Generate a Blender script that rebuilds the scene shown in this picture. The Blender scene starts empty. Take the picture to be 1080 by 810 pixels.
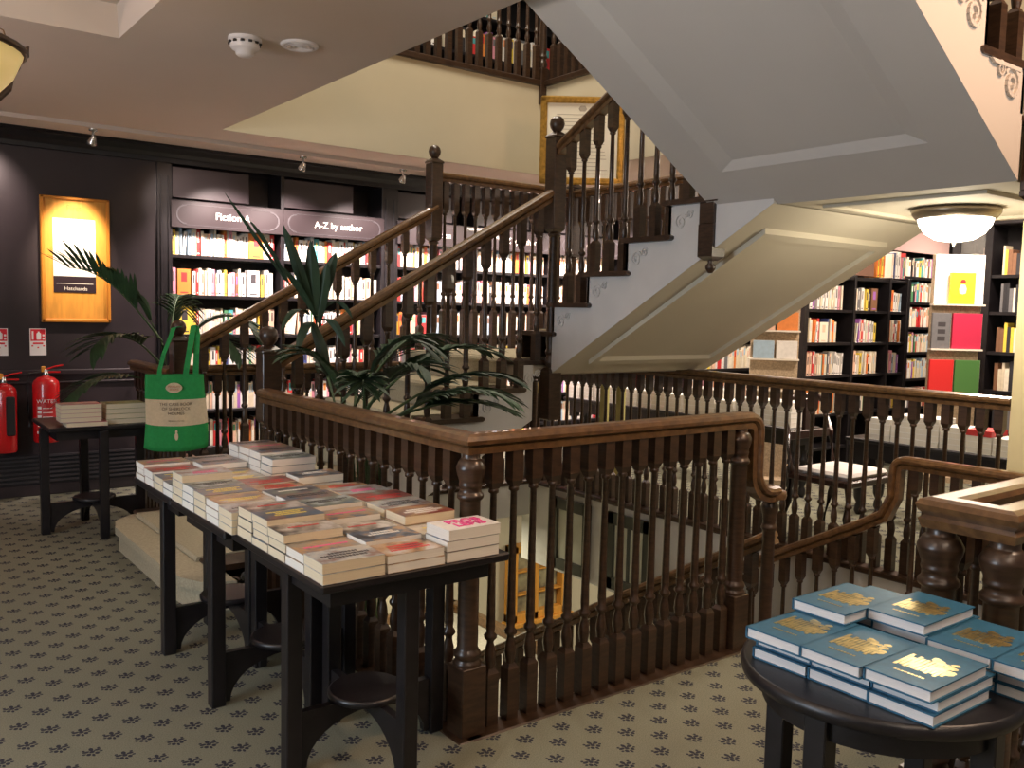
import bpy, math, random
from mathutils import Vector, Matrix
random.seed(7)
C = bpy.context.scene.collection
PI = math.pi
def V(*a): return Vector(a)

# ------------------------------------------------------------------ materials
MATS = {}
def _node(nt, t, **k):
    n = nt.nodes.new(t)
    for a, b in k.items(): setattr(n, a, b)
    return n
def mat(name, col, rough=.6, metal=0, noise=0, nscale=8, col2=None, emit=None, estr=0, coat=0, bump=0, stretch=None, spec=.5):
    if name in MATS: return MATS[name]
    m = bpy.data.materials.new(name); m.use_nodes = True
    nt = m.node_tree; b = nt.nodes['Principled BSDF']
    b.inputs['Roughness'].default_value = rough; b.inputs['Metallic'].default_value = metal
    b.inputs['Coat Weight'].default_value = coat
    b.inputs['Specular IOR Level'].default_value = spec
    c1 = tuple(col) + (1,)
    b.inputs['Base Color'].default_value = c1
    tc = _node(nt, 'ShaderNodeTexCoord'); mp = _node(nt, 'ShaderNodeMapping')
    nt.links.new(tc.outputs['Object'], mp.inputs['Vector'])
    if stretch: mp.inputs['Scale'].default_value = stretch
    n = _node(nt, 'ShaderNodeTexNoise'); n.inputs['Scale'].default_value = nscale; n.inputs['Detail'].default_value = 4
    nt.links.new(mp.outputs[0], n.inputs['Vector'])
    if noise or col2:
        c2 = tuple(col2) + (1,) if col2 else tuple(max(0, v * (1 - noise)) for v in col) + (1,)
        r = _node(nt, 'ShaderNodeValToRGB'); r.color_ramp.elements[0].position = .35; r.color_ramp.elements[1].position = .65
        r.color_ramp.elements[0].color = c2; r.color_ramp.elements[1].color = c1
        nt.links.new(n.outputs['Fac'], r.inputs[0]); nt.links.new(r.outputs[0], b.inputs['Base Color'])
    if bump:
        bp = _node(nt, 'ShaderNodeBump'); bp.inputs['Strength'].default_value = bump; bp.inputs['Distance'].default_value = .01
        nt.links.new(n.outputs['Fac'], bp.inputs['Height']); nt.links.new(bp.outputs[0], b.inputs['Normal'])
    if emit:
        b.inputs['Emission Color'].default_value = tuple(emit) + (1,); b.inputs['Emission Strength'].default_value = estr
    MATS[name] = m
    return m
WOOD = mat('walnut', (.056, .029, .015), .36, col2=(.027, .0135, .007), nscale=6, stretch=(3, 3, 14), coat=.25)
RAIL = mat('rail_walnut', (.165, .086, .034), .28, col2=(.085, .042, .017), nscale=5, stretch=(6, 6, 6), coat=.4)
BLACK = mat('black_stain', (.012, .010, .012), .38, noise=.4, nscale=20)
BLACKW = mat('black_painted_panelling', (.036, .027, .031), .40, noise=.3, nscale=2)
CREAM = mat('cream_paint', (.62, .55, .42), .7, noise=.05, nscale=3)
WALLC = mat('warm_cream_wall', (.60, .54, .40), .75, noise=.05, nscale=2)
CEIL = mat('ceiling_paint', (.56, .47, .40), .8, noise=.04, nscale=1.5)
SOFF = mat('soffit_grey_white', (.60, .57, .54), .75, noise=.05, nscale=1.5)
SOFF2 = mat('soffit_cream', (.66, .60, .48), .75, noise=.05, nscale=1.5)
WHITE = mat('white_string_paint', (.66, .65, .64), .55, noise=.04)
PAGE = mat('book_pages', (.80, .77, .70), .85, noise=.12, nscale=3, stretch=(1, 1, 300))
PAGEC = mat('cream_book_pages', (.74, .64, .46), .85, noise=.15, nscale=3, stretch=(1, 1, 300))
STCARP = mat('stair_carpet', (.44, .39, .27), .95, noise=.2, nscale=90, bump=.3)
GILT = mat('gilt', (.55, .33, .07), .35, metal=.7, noise=.4, nscale=30)
GOLD = mat('gold_foil', (.75, .58, .22), .28, metal=.85, noise=.5, nscale=60)
BRASS = mat('dark_bronze', (.09, .06, .045), .4, metal=.6)
PLASTIC = mat('white_plastic', (.68, .62, .60), .5)
DARK = mat('dark_gap', (.02, .018, .018), .7)
CHROME = mat('brushed_chrome', (.6, .58, .55), .25, metal=.9)

def carpet():
    m = bpy.data.materials.new('patterned_carpet'); m.use_nodes = True; nt = m.node_tree
    b = nt.nodes['Principled BSDF']; b.inputs['Roughness'].default_value = .95; b.inputs['Specular IOR Level'].default_value = .15
    tc = _node(nt, 'ShaderNodeTexCoord'); sx = _node(nt, 'ShaderNodeSeparateXYZ'); nt.links.new(tc.outputs['Object'], sx.inputs[0])
    def M(op, a, c=None, clamp=False):
        n = _node(nt, 'ShaderNodeMath', operation=op, use_clamp=clamp)
        for i, v in enumerate((a, c)):
            if v is None: continue
            if isinstance(v, (int, float)): n.inputs[i].default_value = v
            else: nt.links.new(v, n.inputs[i])
        return n.outputs[0]
    x, y = sx.outputs[0], sx.outputs[1]
    def cell(ax):
        f = M('FRACT', ax); return M('SUBTRACT', f, .5)
    k = 1 / (.118 * math.sqrt(2))
    u = M('ADD', M('MULTIPLY', M('ADD', x, y), k), .12); v = M('ADD', M('MULTIPLY', M('SUBTRACT', x, y), k), .33)
    cu, cv = cell(u), cell(v)
    # back to world-aligned local coordinates
    lx = M('MULTIPLY', M('ADD', cu, cv), .707); ly = M('MULTIPLY', M('SUBTRACT', cu, cv), .707)
    def blob(ox, oy, rx, ry):
        a = M('DIVIDE', M('SUBTRACT', lx, ox), rx); c = M('DIVIDE', M('SUBTRACT', ly, oy), ry)
        d = M('ADD', M('MULTIPLY', a, a), M('MULTIPLY', c, c)); return M('LESS_THAN', d, 1.0)
    bs = [blob(0, 0, .07, .07), blob(.15, .06, .095, .055), blob(-.15, .06, .095, .055), blob(0, .16, .06, .10), blob(.11, -.12, .06, .075), blob(-.11, -.12, .06, .075), blob(0, -.20, .04, .08), blob(.20, .16, .045, .045), blob(-.20, .16, .045, .045), blob(.22,-.06,.05,.04), blob(-.22,-.06,.05,.04)]
    s = bs[0]
    for q in bs[1:]: s = M('MAXIMUM', s, q)
    n = _node(nt, 'ShaderNodeTexNoise'); n.inputs['Scale'].default_value = 240; n.inputs['Detail'].default_value = 3
    nt.links.new(tc.outputs['Object'], n.inputs['Vector'])
    n2 = _node(nt, 'ShaderNodeTexNoise'); n2.inputs['Scale'].default_value = 3; nt.links.new(tc.outputs['Object'], n2.inputs['Vector'])
    r = _node(nt, 'ShaderNodeValToRGB'); r.color_ramp.elements[0].position = .3; r.color_ramp.elements[1].position = .7
    r.color_ramp.elements[0].color = (.150, .152, .112, 1); r.color_ramp.elements[1].color = (.235, .235, .175, 1)
    nt.links.new(n.outputs['Fac'], r.inputs[0])
    mx = _node(nt, 'ShaderNodeMix', data_type='RGBA'); nt.links.new(s, mx.inputs[0]); nt.links.new(r.outputs[0], mx.inputs[6])
    mx.inputs[7].default_value = (.035, .036, .048, 1); nt.links.new(mx.outputs[2], b.inputs['Base Color'])
    bp = _node(nt, 'ShaderNodeBump'); bp.inputs['Strength'].default_value = .4; bp.inputs['Distance'].default_value = .004
    nt.links.new(n.outputs['Fac'], bp.inputs['Height']); nt.links.new(bp.outputs[0], b.inputs['Normal'])
    return m
CARPET = carpet()

# ------------------------------------------------------------------ mesh builder
class MB:
    def __init__(s): s.v = []; s.f = []; s.m = []; s.sm = []
    def add(s, vs, fs, mi=0, smooth=False):
        b = len(s.v); s.v += [tuple(p) for p in vs]
        for f in fs: s.f.append([b + i for i in f]); s.m.append(mi); s.sm.append(smooth)
        return s
    def box(s, x0, y0, z0, x1, y1, z1, mi=0):
        return s.add([(x0,y0,z0),(x1,y0,z0),(x1,y1,z0),(x0,y1,z0),(x0,y0,z1),(x1,y0,z1),(x1,y1,z1),(x0,y1,z1)],
                     [(0,3,2,1),(4,5,6,7),(0,1,5,4),(1,2,6,5),(2,3,7,6),(3,0,4,7)], mi)
    def frus(s, cx, cy, z0, h0, z1, h1, mi=0):   # square frustum, half sizes
        vs = [(cx+a*h0, cy+b*h0, z0) for a, b in ((-1,-1),(1,-1),(1,1),(-1,1))] + [(cx+a*h1, cy+b*h1, z1) for a, b in ((-1,-1),(1,-1),(1,1),(-1,1))]
        return s.add(vs, [(0,3,2,1),(4,5,6,7),(0,1,5,4),(1,2,6,5),(2,3,7,6),(3,0,4,7)], mi)
    def lathe(s, prof, cx=0, cy=0, seg=12, mi=0):
        vs = []; fs = []
        for r, z in prof:
            for k in range(seg):
                a = 2*PI*k/seg; vs.append((cx+r*math.cos(a), cy+r*math.sin(a), z))
        for i in range(len(prof)-1):
            for k in range(seg):
                k2 = (k+1) % seg; fs.append((i*seg+k, i*seg+k2, (i+1)*seg+k2, (i+1)*seg+k))
        s.add(vs, fs, mi, True)
        s.add(vs[:seg], [tuple(range(seg))[::-1]], mi); s.add(vs[-seg:], [tuple(range(seg))], mi)
        return s
    def prism(s, poly, fn, a, b, mi=0):          # poly (p,q) -> fn(p,q,t), t from a to b
        n = len(poly); vs = [fn(p, q, a) for p, q in poly] + [fn(p, q, b) for p, q in poly]
        fs = [tuple(range(n))[::-1], tuple(range(n, 2*n))] + [(i, (i+1) % n, n+(i+1) % n, n+i) for i in range(n)]
        return s.add(vs, fs, mi)
    def sweep(s, prof, path, side, closed_prof=True, mi=0, smooth=False):
        # prof: (a along side, b along up); side constant vector
        side = Vector(side).normalized(); path = [Vector(p) for p in path]; n = len(prof); vs = []
        if side.cross(path[1]-path[0]).z < 0: side = -side
        for i, p in enumerate(path):
            if i == 0: t = (path[1]-p).normalized(); k = 1
            elif i == len(path)-1: t = (p-path[i-1]).normalized(); k = 1
            else:
                t1 = (p-path[i-1]).normalized(); t2 = (path[i+1]-p).normalized(); t = (t1+t2).normalized(); k = 1/max(.4, t.dot(t1))
            up = side.cross(t).normalized() * k
            for a, b in prof: vs.append(p + side*a + up*b)
        fs = []
        for i in range(len(path)-1):
            for k in range(n):
                k2 = (k+1) % n; fs.append((i*n+k, i*n+k2, (i+1)*n+k2, (i+1)*n+k))
        s.add(vs, fs, mi, smooth)
        s.add(vs[:n], [tuple(range(n))[::-1]], mi); s.add(vs[-n:], [tuple(range(n))], mi)
        return s
    def tube(s, path, r, seg=8, mi=0):
        path = [Vector(p) for p in path]; vs = []; rr = r if isinstance(r, (list, tuple)) else [r]*len(path)
        ref = Vector((0,0,1))
        for i, p in enumerate(path):
            t = (path[min(i+1, len(path)-1)] - path[max(i-1, 0)]).normalized()
            if abs(t.dot(ref)) > .95: ref = Vector((1,0,0))
            a = t.cross(ref).normalized(); b = t.cross(a); ref = b if abs(t.z) > .9 else ref
            for k in range(seg):
                g = 2*PI*k/seg; vs.append(p + a*math.cos(g)*rr[i] + b*math.sin(g)*rr[i])
        fs = [(i*seg+k, i*seg+(k+1) % seg, (i+1)*seg+(k+1) % seg, (i+1)*seg+k) for i in range(len(path)-1) for k in range(seg)]
        s.add(vs, fs, mi, True); s.add(vs[:seg], [tuple(range(seg))[::-1]], mi); s.add(vs[-seg:], [tuple(range(seg))], mi)
        return s
    def mesh(s, name, mats):
        me = bpy.data.meshes.new(name); me.from_pydata([tuple(p) for p in s.v], [], s.f)
        for m in (mats if isinstance(mats, (list, tuple)) else [mats]): me.materials.append(m)
        me.polygons.foreach_set('material_index', s.m); me.polygons.foreach_set('use_smooth', s.sm)
        import bmesh
        bm = bmesh.new(); bm.from_mesh(me); bmesh.ops.recalc_face_normals(bm, faces=bm.faces); bm.to_mesh(me); bm.free()
        me.update(); return me
    def build(s, name, mats, parent=None, loc=None, bevel=0, label=None, kind=None):
        """vertices in world coordinates unless loc is given (then local to loc)"""
        if parent is not None and loc is None:
            off = Vector(WL(parent)); s.v = [tuple(Vector(p)-off) for p in s.v]; loc = (0,0,0)
        o = bpy.data.objects.new(name, s.mesh(name, mats)); C.objects.link(o)
        if parent is not None: o.parent = parent
        o.location = loc or (0,0,0)
        if bevel:
            md = o.modifiers.new('b', 'BEVEL'); md.width = bevel; md.segments = 1; md.limit_method = 'ANGLE'
        if label: o['label'] = label
        if kind: o['kind'] = kind
        return o
def WL(o):
    p = Vector(o.location)
    while o.parent: o = o.parent; p += Vector(o.location)
    return p
def thing(name, label, cat, loc=(0,0,0), group=None, rz=0):
    o = bpy.data.objects.new(name, None); o.empty_display_size = .1; C.objects.link(o); o.location = loc; o.rotation_euler = (0,0,rz)
    o['label'] = label; o['category'] = cat
    if group: o['group'] = group
    return o
def tag(o, label, cat, group=None):
    o['label'] = label; o['category'] = cat
    if group: o['group'] = group
    return o
def struct(o, label=None):
    o['kind'] = 'structure'
    if label: o['label'] = label; 
    return o
def dup(root, loc, rz=0, label=None, group=None, scale=None):
    r = root.copy(); C.objects.link(r); r.location = loc; r.rotation_euler = (0,0,rz)
    if label: r['label'] = label
    if group: r['group'] = group
    if scale: r.scale = scale
    for ch in root.children:
        c = ch.copy(); C.objects.link(c); c.parent = r
        for g in ch.children:
            d = g.copy(); C.objects.link(d); d.parent = c
    return r
def text(name, body, size, mtl, parent, loc, rot, align='CENTER', depth=.0015, label=None, sx=1):
    cu = bpy.data.curves.new(name, 'FONT'); cu.body = body; cu.size = size; cu.align_x = align; cu.align_y = 'CENTER'; cu.extrude = depth
    t = bpy.data.objects.new(name, cu); C.objects.link(t)
    dg = bpy.context.evaluated_depsgraph_get(); me = bpy.data.meshes.new_from_object(t.evaluated_get(dg))
    bpy.data.objects.remove(t); o = bpy.data.objects.new(name, me); C.objects.link(o); me.materials.clear(); me.materials.append(mtl)
    o.parent = parent; o.location = Vector(loc) - (WL(parent) if parent else Vector()); o.rotation_euler = rot; o.scale = (sx, 1, 1)
    if label: o['label'] = label
    return o
FACE_S = (PI/2, 0, 0)          # text on a wall facing -Y
FACE_W = (PI/2, 0, -PI/2)      # facing -X

# ------------------------------------------------------------------ key dimensions
XW, YS, XE, YN = 1.72, 2.50, 4.95, 6.20     # stairwell opening
LX = 3.42                                   # west edge of the sunken quarter landing
CZ = 2.78                                   # ceiling
YB = 7.6                                    # front of the fiction bookcase wall

# ------------------------------------------------------------------ floor and shell
def slab(name, boxes, m, **k):
    b = MB()
    for q in boxes: b.box(*q)
    return struct(b.build(name, m, **k))
slab('floor', [(-3,-1.5,-.03,XW,9,0), (XW,-1.5,-.03,LX,YS-.06,0), (LX,-1.5,-.03,13,1.1,0), (XE,1.1,-.03,13,9,0), (XW,YN,-.03,XE,9,0)], CARPET)
slab('floor_landing', [(LX,1.1,-.40,XE,2.62,-.37)], CARPET)
slab('trim_1', [(XW-.02,YS-.06,-.035,LX,YS+.05,.004), (XW-.06,YS-.06,-.035,XW+.05,4.40,.004), (XE-.05,1.1,-.035,XE+.06,YN+.06,.004), (XW,YN-.05,-.035,XE+.02,YN+.06,.004)], WOOD, bevel=.008)
slab('wall_stairwell', [(XE-.02,1.1,-.75,XE+.12,YN+.1,-.035), (XW,YN-.02,-.32,XE,YN+.12,-.035), (XW-.1,YS,-.4,XW+.02,YN,-.035), (XW,YS-.1,-.4,LX,YS+.02,-.035), (LX-.06,1.1,-.4,LX,YS,-.03)], mat('stairwell_white', (.66,.66,.62), .7, noise=.04))
slab('floor_lower', [(-1,-1,-3.7,12,9,-3.6)], mat('lower_floor', (.25,.2,.14), .8, noise=.3, nscale=4))
slab('floor_lower_landing', [(XW-.1,3.7,-1.8,3.3,4.86,-1.7), (XW-.1,4.86,-1.8,5.12,7.75,-1.7)], mat('grey_lower_carpet', (.45,.42,.35), .95, noise=.2, nscale=40))
slab('trim_2', [(XW-.1,7.70,-1.7,5.2,7.76,-1.6), (5.1,4.0,-1.7,5.18,7.76,-1.6)], RAIL, bevel=.01)
slab('wall_lower_north', [(-1,7.95,-3.7,12,8.05,-.04)], WALLC)
slab('wall_lower_east', [(9.5,-1,-3.7,9.6,8,-.04)], WALLC)
slab('wall_lower_west', [(-1.1,-1,-3.7,-1,8,-.04)], WALLC)
slab('wall_north', [(-3,YB,0,2.09,YB+.12,CZ), (2.09,YB+.30,0,13,YB+.42,CZ)], BLACKW)
slab('wall_east', [(12.0,-1.5,0,12.1,YB,CZ)], BLACKW)

# ceilings with the stairwell opening and the tray recess
CX0, CY1 = 2.29, 6.62      # opening west edge / north edge
TX, TY = 1.13, 4.72        # tray corner
slab('ceiling', [(-3,TY,CZ,CX0,8,CZ+.012), (TX,-1.5,CZ,CX0,TY,CZ+.012), (-3,-1.5,CZ,TX,1.6,CZ+.012), (-3,1.6,CZ,-1.4,TY,CZ+.012),
                 (CX0,CY1,CZ,13,8,CZ+.012), (5.32,-1.5,CZ,13,CY1,CZ+.012)], CEIL)
# tray recess: sloping cove and its lid
t = MB(); z0, z1 = CZ, CZ+.156; i = .012
o_ = [(-1.4,1.6),(TX,1.6),(TX,TY),(-1.4,TY)]; n_ = [(-1.4+i,1.6+i),(TX-i,1.6+i),(TX-i,TY-i),(-1.4+i,TY-i)]
t.add([(a,b,z0) for a,b in o_]+[(a,b,z1) for a,b in n_], [(k,(k+1)%4,4+(k+1)%4,4+k) for k in range(4)]+[(4,5,6,7)])
struct(t.build('ceiling_tray', CEIL))
slab('ceiling_beam', [(-3,7.05,CZ-.03,4.3,7.35,CZ)], CEIL)
# cream fascia of the opening, up to the floor above
slab('wall_upper_fascia', [(CX0-.1,CY1-.004,CZ+.002,5.324,CY1+.1,3.60), (5.316,1.2,CZ+.002,5.42,CY1-.004,3.60), (CX0-.1,3.2,CZ+.012,CX0-.004,CY1-.004,3.60)], WALLC)
slab('floor_upper', [(CX0-3,CY1,3.60,9,9.2,3.63), (5.32,0,3.60,9,CY1,3.63), (-1,3.2,3.60,CX0,CY1,3.63)], CARPET)
slab('trim_3', [(CX0,CY1-.035,3.585,5.32,CY1+.06,3.64), (5.285,2.0,3.585,5.38,CY1+.03,3.64)], WOOD, bevel=.008)
slab('wall_upper_north', [(0,9.1,3.6,9,9.2,6.4)], BLACKW)
slab('ceiling_upper', [(-1,-1,6.4,9.2,9.2,6.5)], CEIL)
# pier at the right where the east balustrade ends
slab('wall_pier', [(4.93,.85,0,5.25,2.13,2.03)], mat('yellow_cream_pier', (.70,.62,.36), .7, noise=.04))

# cornice on the north wall, dado, skirting, grille
corn = [(0,0),(0,-.14),(-.025,-.14),(-.03,-.10),(-.06,-.07),(-.085,-.03),(-.12,-.02),(-.12,0)]
b = MB(); b.prism(corn, lambda p,q,t_: (t_, YB+p, CZ+q), -3, 12); struct(b.build('trim_4', BLACK, bevel=.004))
b = MB(); b.box(-3,YB-.03,.93,2.05,YB,.97).box(-3,YB-.015,.86,2.05,YB,.88).box(-3,YB-.035,0,2.09,YB,.09)
struct(b.build('baseboard_north', BLACKW, bevel=.006))
g = thing('wall_grille', 'black slatted heating grille low in the panelled wall behind the extinguishers', 'grille', (1.5,YB,.09))
b = MB(); b.box(.7,YB-.03,.09,2.05,YB-.022,.30); b.build('backing', DARK, g)
b = MB()
for k in range(6): b.box(.72,YB-.045,.105+k*.033,2.03,YB-.03,.12+k*.033)
b.box(.70,YB-.05,.09,.72,YB-.02,.31).box(2.03,YB-.05,.09,2.05,YB-.02,.31).box(.7,YB-.05,.30,2.05,YB-.02,.315); b.build('slats', mat('slat_black_metal', (.05,.045,.05), .35), g)  # slat metal is an even black, lighter than the backing behind it

# ------------------------------------------------------------------ balusters, newels, rails
def bal_mesh(h, base=.19, top=.12, s=.024):
    b = MB(); b.frus(0,0,0,s,base,s); b.frus(0,0,base,s,base+.018,.014)
    e = h-top
    L = e-base
    prof = [(.014,base+.01),(.018,base+.03),(.022,base+.055),(.019,base+.085),(.013,base+.11),(.013,base+.118),(.024,base+.13),(.024,base+.14),(.015,base+.15),(.017,base+.175),(.0150,base+.30),(.012,e-.035),(.019,e-.03),(.019,e-.02),(.013,e-.012),(.013,e)]
    b.lathe(prof, seg=8)
    b.frus(0,0,e-.016,.014,e+.008,s); b.frus(0,0,e+.008,s,h,s)
    return b.mesh('baluster', WOOD)
BM = {}
def bal(parent, x, y, z, h, base=.19, top=.12):
    k = (round(h,3), base, top)
    if k not in BM: BM[k] = bal_mesh(h, base, top)
    o = bpy.data.objects.new('baluster', BM[k]); C.objects.link(o); o.parent = parent; o.location = Vector((x,y,z+.001)) - Vector(WL(parent)); return o
RP = [(-.030,-.072),(.030,-.072),(.033,-.050),(.026,-.044),(.044,-.036),(.047,-.022),(.040,-.008),(.022,0),(-.022,0),(-.040,-.008),(-.047,-.022),(-.044,-.036),(-.026,-.044),(-.033,-.050)]
def rail(parent, path, side, name='handrail', m=None):
    return MB().sweep(RP, path, side).build(name, m or RAIL, parent)
def mitred(parent, path, prof=None, name='handrail', first=None, last=None):
    prof = prof or RP; pts = [Vector(p) for p in path]; n = len(prof); vs = []
    for i, p in enumerate(pts):
        t1 = (p-pts[i-1]).normalized() if i else (Vector(first) if first else None); t2 = (pts[i+1]-p).normalized() if i < len(pts)-1 else (Vector(last) if last else None)
        if t1 is None: t1 = t2
        if t2 is None: t2 = t1
        nrm = lambda t: Vector((t.y, -t.x, 0))
        m = (nrm(t1)+nrm(t2)); m = m/(m.dot(nrm(t1)))
        for a, c in prof: vs.append(p + m*a + Vector((0,0,c)))
    b = MB(); fs = [(i*n+k,i*n+(k+1)%n,(i+1)*n+(k+1)%n,(i+1)*n+k) for i in range(len(pts)-1) for k in range(n)]
    b.add(vs, fs); b.add(vs[:n], [tuple(range(n))[::-1]]); b.add(vs[-n:], [tuple(range(n))])
    return b.build(name, RAIL, parent)
def newel_round(parent, x, y, z, h, r=.038, s=.05, base=.25, name='newel_post'):
    b = MB(); b.box(x-s,y-s,z,x+s,y+s,z+base)
    prof = [(r*1.32,base),(r*1.32,base+.012),(r*1.1,base+.022),(r*1.28,base+.035),(r*1.28,base+.045),(r,base+.06),(r*.97,h-.165),(r*1.22,h-.158),(r*1.28,h-.15),(r*1.2,h-.142),(r*1.02,h-.135),(r*1.02,h-.12),(r*1.1,h-.115),(r*1.1,h-.108),(r*1.05,h-.10),(r*1.3,h-.07),(r*1.38,h-.055),(r*1.38,h-.048),(r*1.05,h-.022),(r*.85,h-.018),(r*.85,h)]
    b.lathe([(a,z+c) for a,c in prof], x, y, 16)
    return b.build(name, WOOD, parent, bevel=.004)
def newel_square(parent, x, y, z0, ztop, zr, drop=0, s=.05, name='newel_post'):
    """square block either side of the rail joint zr, turned shaft below, square foot, ball finial"""
    b = MB(); foot = z0+.32
    b.box(x-s,y-s,z0,x+s,y+s,foot); b.frus(x,y,foot,s,foot+.02,s*.7)
    a = zr-.30
    if a > foot+.15:
        L = a-foot
        b.lathe([(s*.62,foot+.01),(s*.9,foot+.05),(s*.85,foot+.07),(s*.6,foot+.10),(s*.85,foot+.115),(s*.85,foot+.125),(s*.66,foot+.14),(s*.78,foot+.2),(s*.62,a-.05),(s*.85,a-.04),(s*.85,a-.03),(s*.6,a-.02),(s*.6,a)], x, y, 14)
        b.frus(x,y,a-.02,s*.65,a,s)
    else: a = foot
    b.box(x-s,y-s,a,x+s,y+s,ztop-.13); b.frus(x,y,ztop-.13,s*1.12,ztop-.115,s*1.12); b.frus(x,y,ztop-.115,s*1.1,ztop-.09,s*.5)
    o = b.build(name, WOOD, parent, bevel=.004)
    f = MB(); f.lathe([(.018,ztop-.095),(.026,ztop-.088),(.043,ztop-.065),(.049,ztop-.04),(.043,ztop-.014),(.026,ztop+.004),(.004,ztop+.01)], x, y, 16); f.build('ball_finial', WOOD, o, bevel=0)
    if drop:
        d = MB(); d.box(x-s,y-s,z0-drop,x+s,y+s,z0).frus(x,y,z0-drop-.02,s*.5,z0-drop,s)
        d.lathe([(.012,z0-drop-.085),(.026,z0-drop-.065),(.028,z0-drop-.05),(.014,z0-drop-.03),(.02,z0-drop-.015)], x, y, 12); d.build('pendant_drop', WOOD, o)
    return o
def level_run(parent, p0, p1, z, h, n=None, skip0=.06, skip1=.06, pitch=.098, base=.19, top=.12):
    p0 = Vector(p0); p1 = Vector(p1); L = (p1-p0).length; d = (p1-p0)/L
    m = n or max(1, round((L-skip0-skip1)/pitch))
    for k in range(m+1):
        q = p0 + d*(skip0 + (L-skip0-skip1)*k/m); bal(parent, q.x, q.y, z, h, base, top)

H = 1.075
# balustrade A (west side) + B (south side)
tA = thing('balustrade', 'walnut balustrade', 'balustrade', (XW+.02,3.4,0))
tA['label'] = 'walnut balustrade between the long book table and the stairwell, up to the stair foot newel'
level_run(tA, (XW+.02,YS+.02), (XW+.02,4.42), .004, H-.07-.004, skip0=.12, skip1=.1)
mitred(tA, [(XW+.02,4.40,H),(XW+.02,YS+.02,H)], last=(1,0,0))
tB = thing('balustrade', 'walnut balustrade across the front of the stairwell with corner post and swan-neck end', 'balustrade', (2.5,YS,0))
newel_round(tB, XW+.02, YS+.02, 0, H-.07)
level_run(tB, (XW+.02,YS+.02), (3.20,YS+.02), .004, H-.074, n=14, skip0=.10, skip1=.09)
newel_round(tB, 3.20, YS+.02, 0, H-.07)
def arc(c, r, a0, a1, ux, uz, n=6):
    return [Vector(c) + Vector(ux)*r*math.cos(math.radians(a0+(a1-a0)*k/n)) + Vector(uz)*r*math.sin(math.radians(a0+(a1-a0)*k/n)) for k in range(n+1)]
Y = YS+.02
mitred(tB, [(XW+.02,Y,H),(1.95,Y,H)], first=(0,-1,0))
pth = [Vector((1.95,Y,H)), Vector((3.19,Y,H))] + arc((3.24,Y,H-.09), .09, 90, 5, (1,0,0), (0,0,1)) + [Vector((3.333,Y,.82))] + arc((3.413,Y,.80), .08, 180, 265, (1,0,0), (0,0,1)) + [Vector((3.465,Y,.718))]
rail(tB, pth, (0,-1,0))
b = MB(); b.lathe([(.05,.655),(.054,.67),(.05,.69),(.03,.70)], 3.475, Y, 14); b.build('rail_scroll', RAIL, tB)
newel_round(tB, 3.48, YS+.05, -.37, .66+.37, r=.03, s=.04, base=.3)
# balustrade of the far (east) side, then the north side
tE = thing('balustrade', 'long walnut balustrade on the far side of the stairwell in front of the armchair', 'balustrade', (XE+.03,4,0))
level_run(tE, (XE+.03,2.14), (XE+.03,YN+.02), .004, 1.03, n=41)
rail(tE, [(XE+.03,2.14,1.105),(XE+.03,YN+.02,1.105)], (1,0,0))
newel_round(tE, XE+.03, YN+.04, 0, 1.03)
tN = thing('balustrade', 'walnut balustrade in front of the fiction shelves, behind the lower stair flight', 'balustrade', (3,YN,0))
level_run(tN, (XW+.05,YN+.04), (XE+.03,YN+.04), .004, H-.074, n=32)
rail(tN, [(XW+.02,YN+.04,H),(XE+.03,YN+.04,H)], (0,1,0))
tW2 = thing('balustrade', 'short walnut balustrade beside the newel that carries the green bag', 'balustrade', (XW+.02,6.1,0))
level_run(tW2, (XW+.02,5.95), (XW+.02,6.9), .0, H-.07, n=9)
rail(tW2, [(XW+.02,5.98,H),(XW+.02,6.95,H)], (1,0,0))
b = MB(); b.sweep(RP, [(XW+.02,6.92,H),(XW+.6,6.92,H)], (0,1,0)); 
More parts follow.
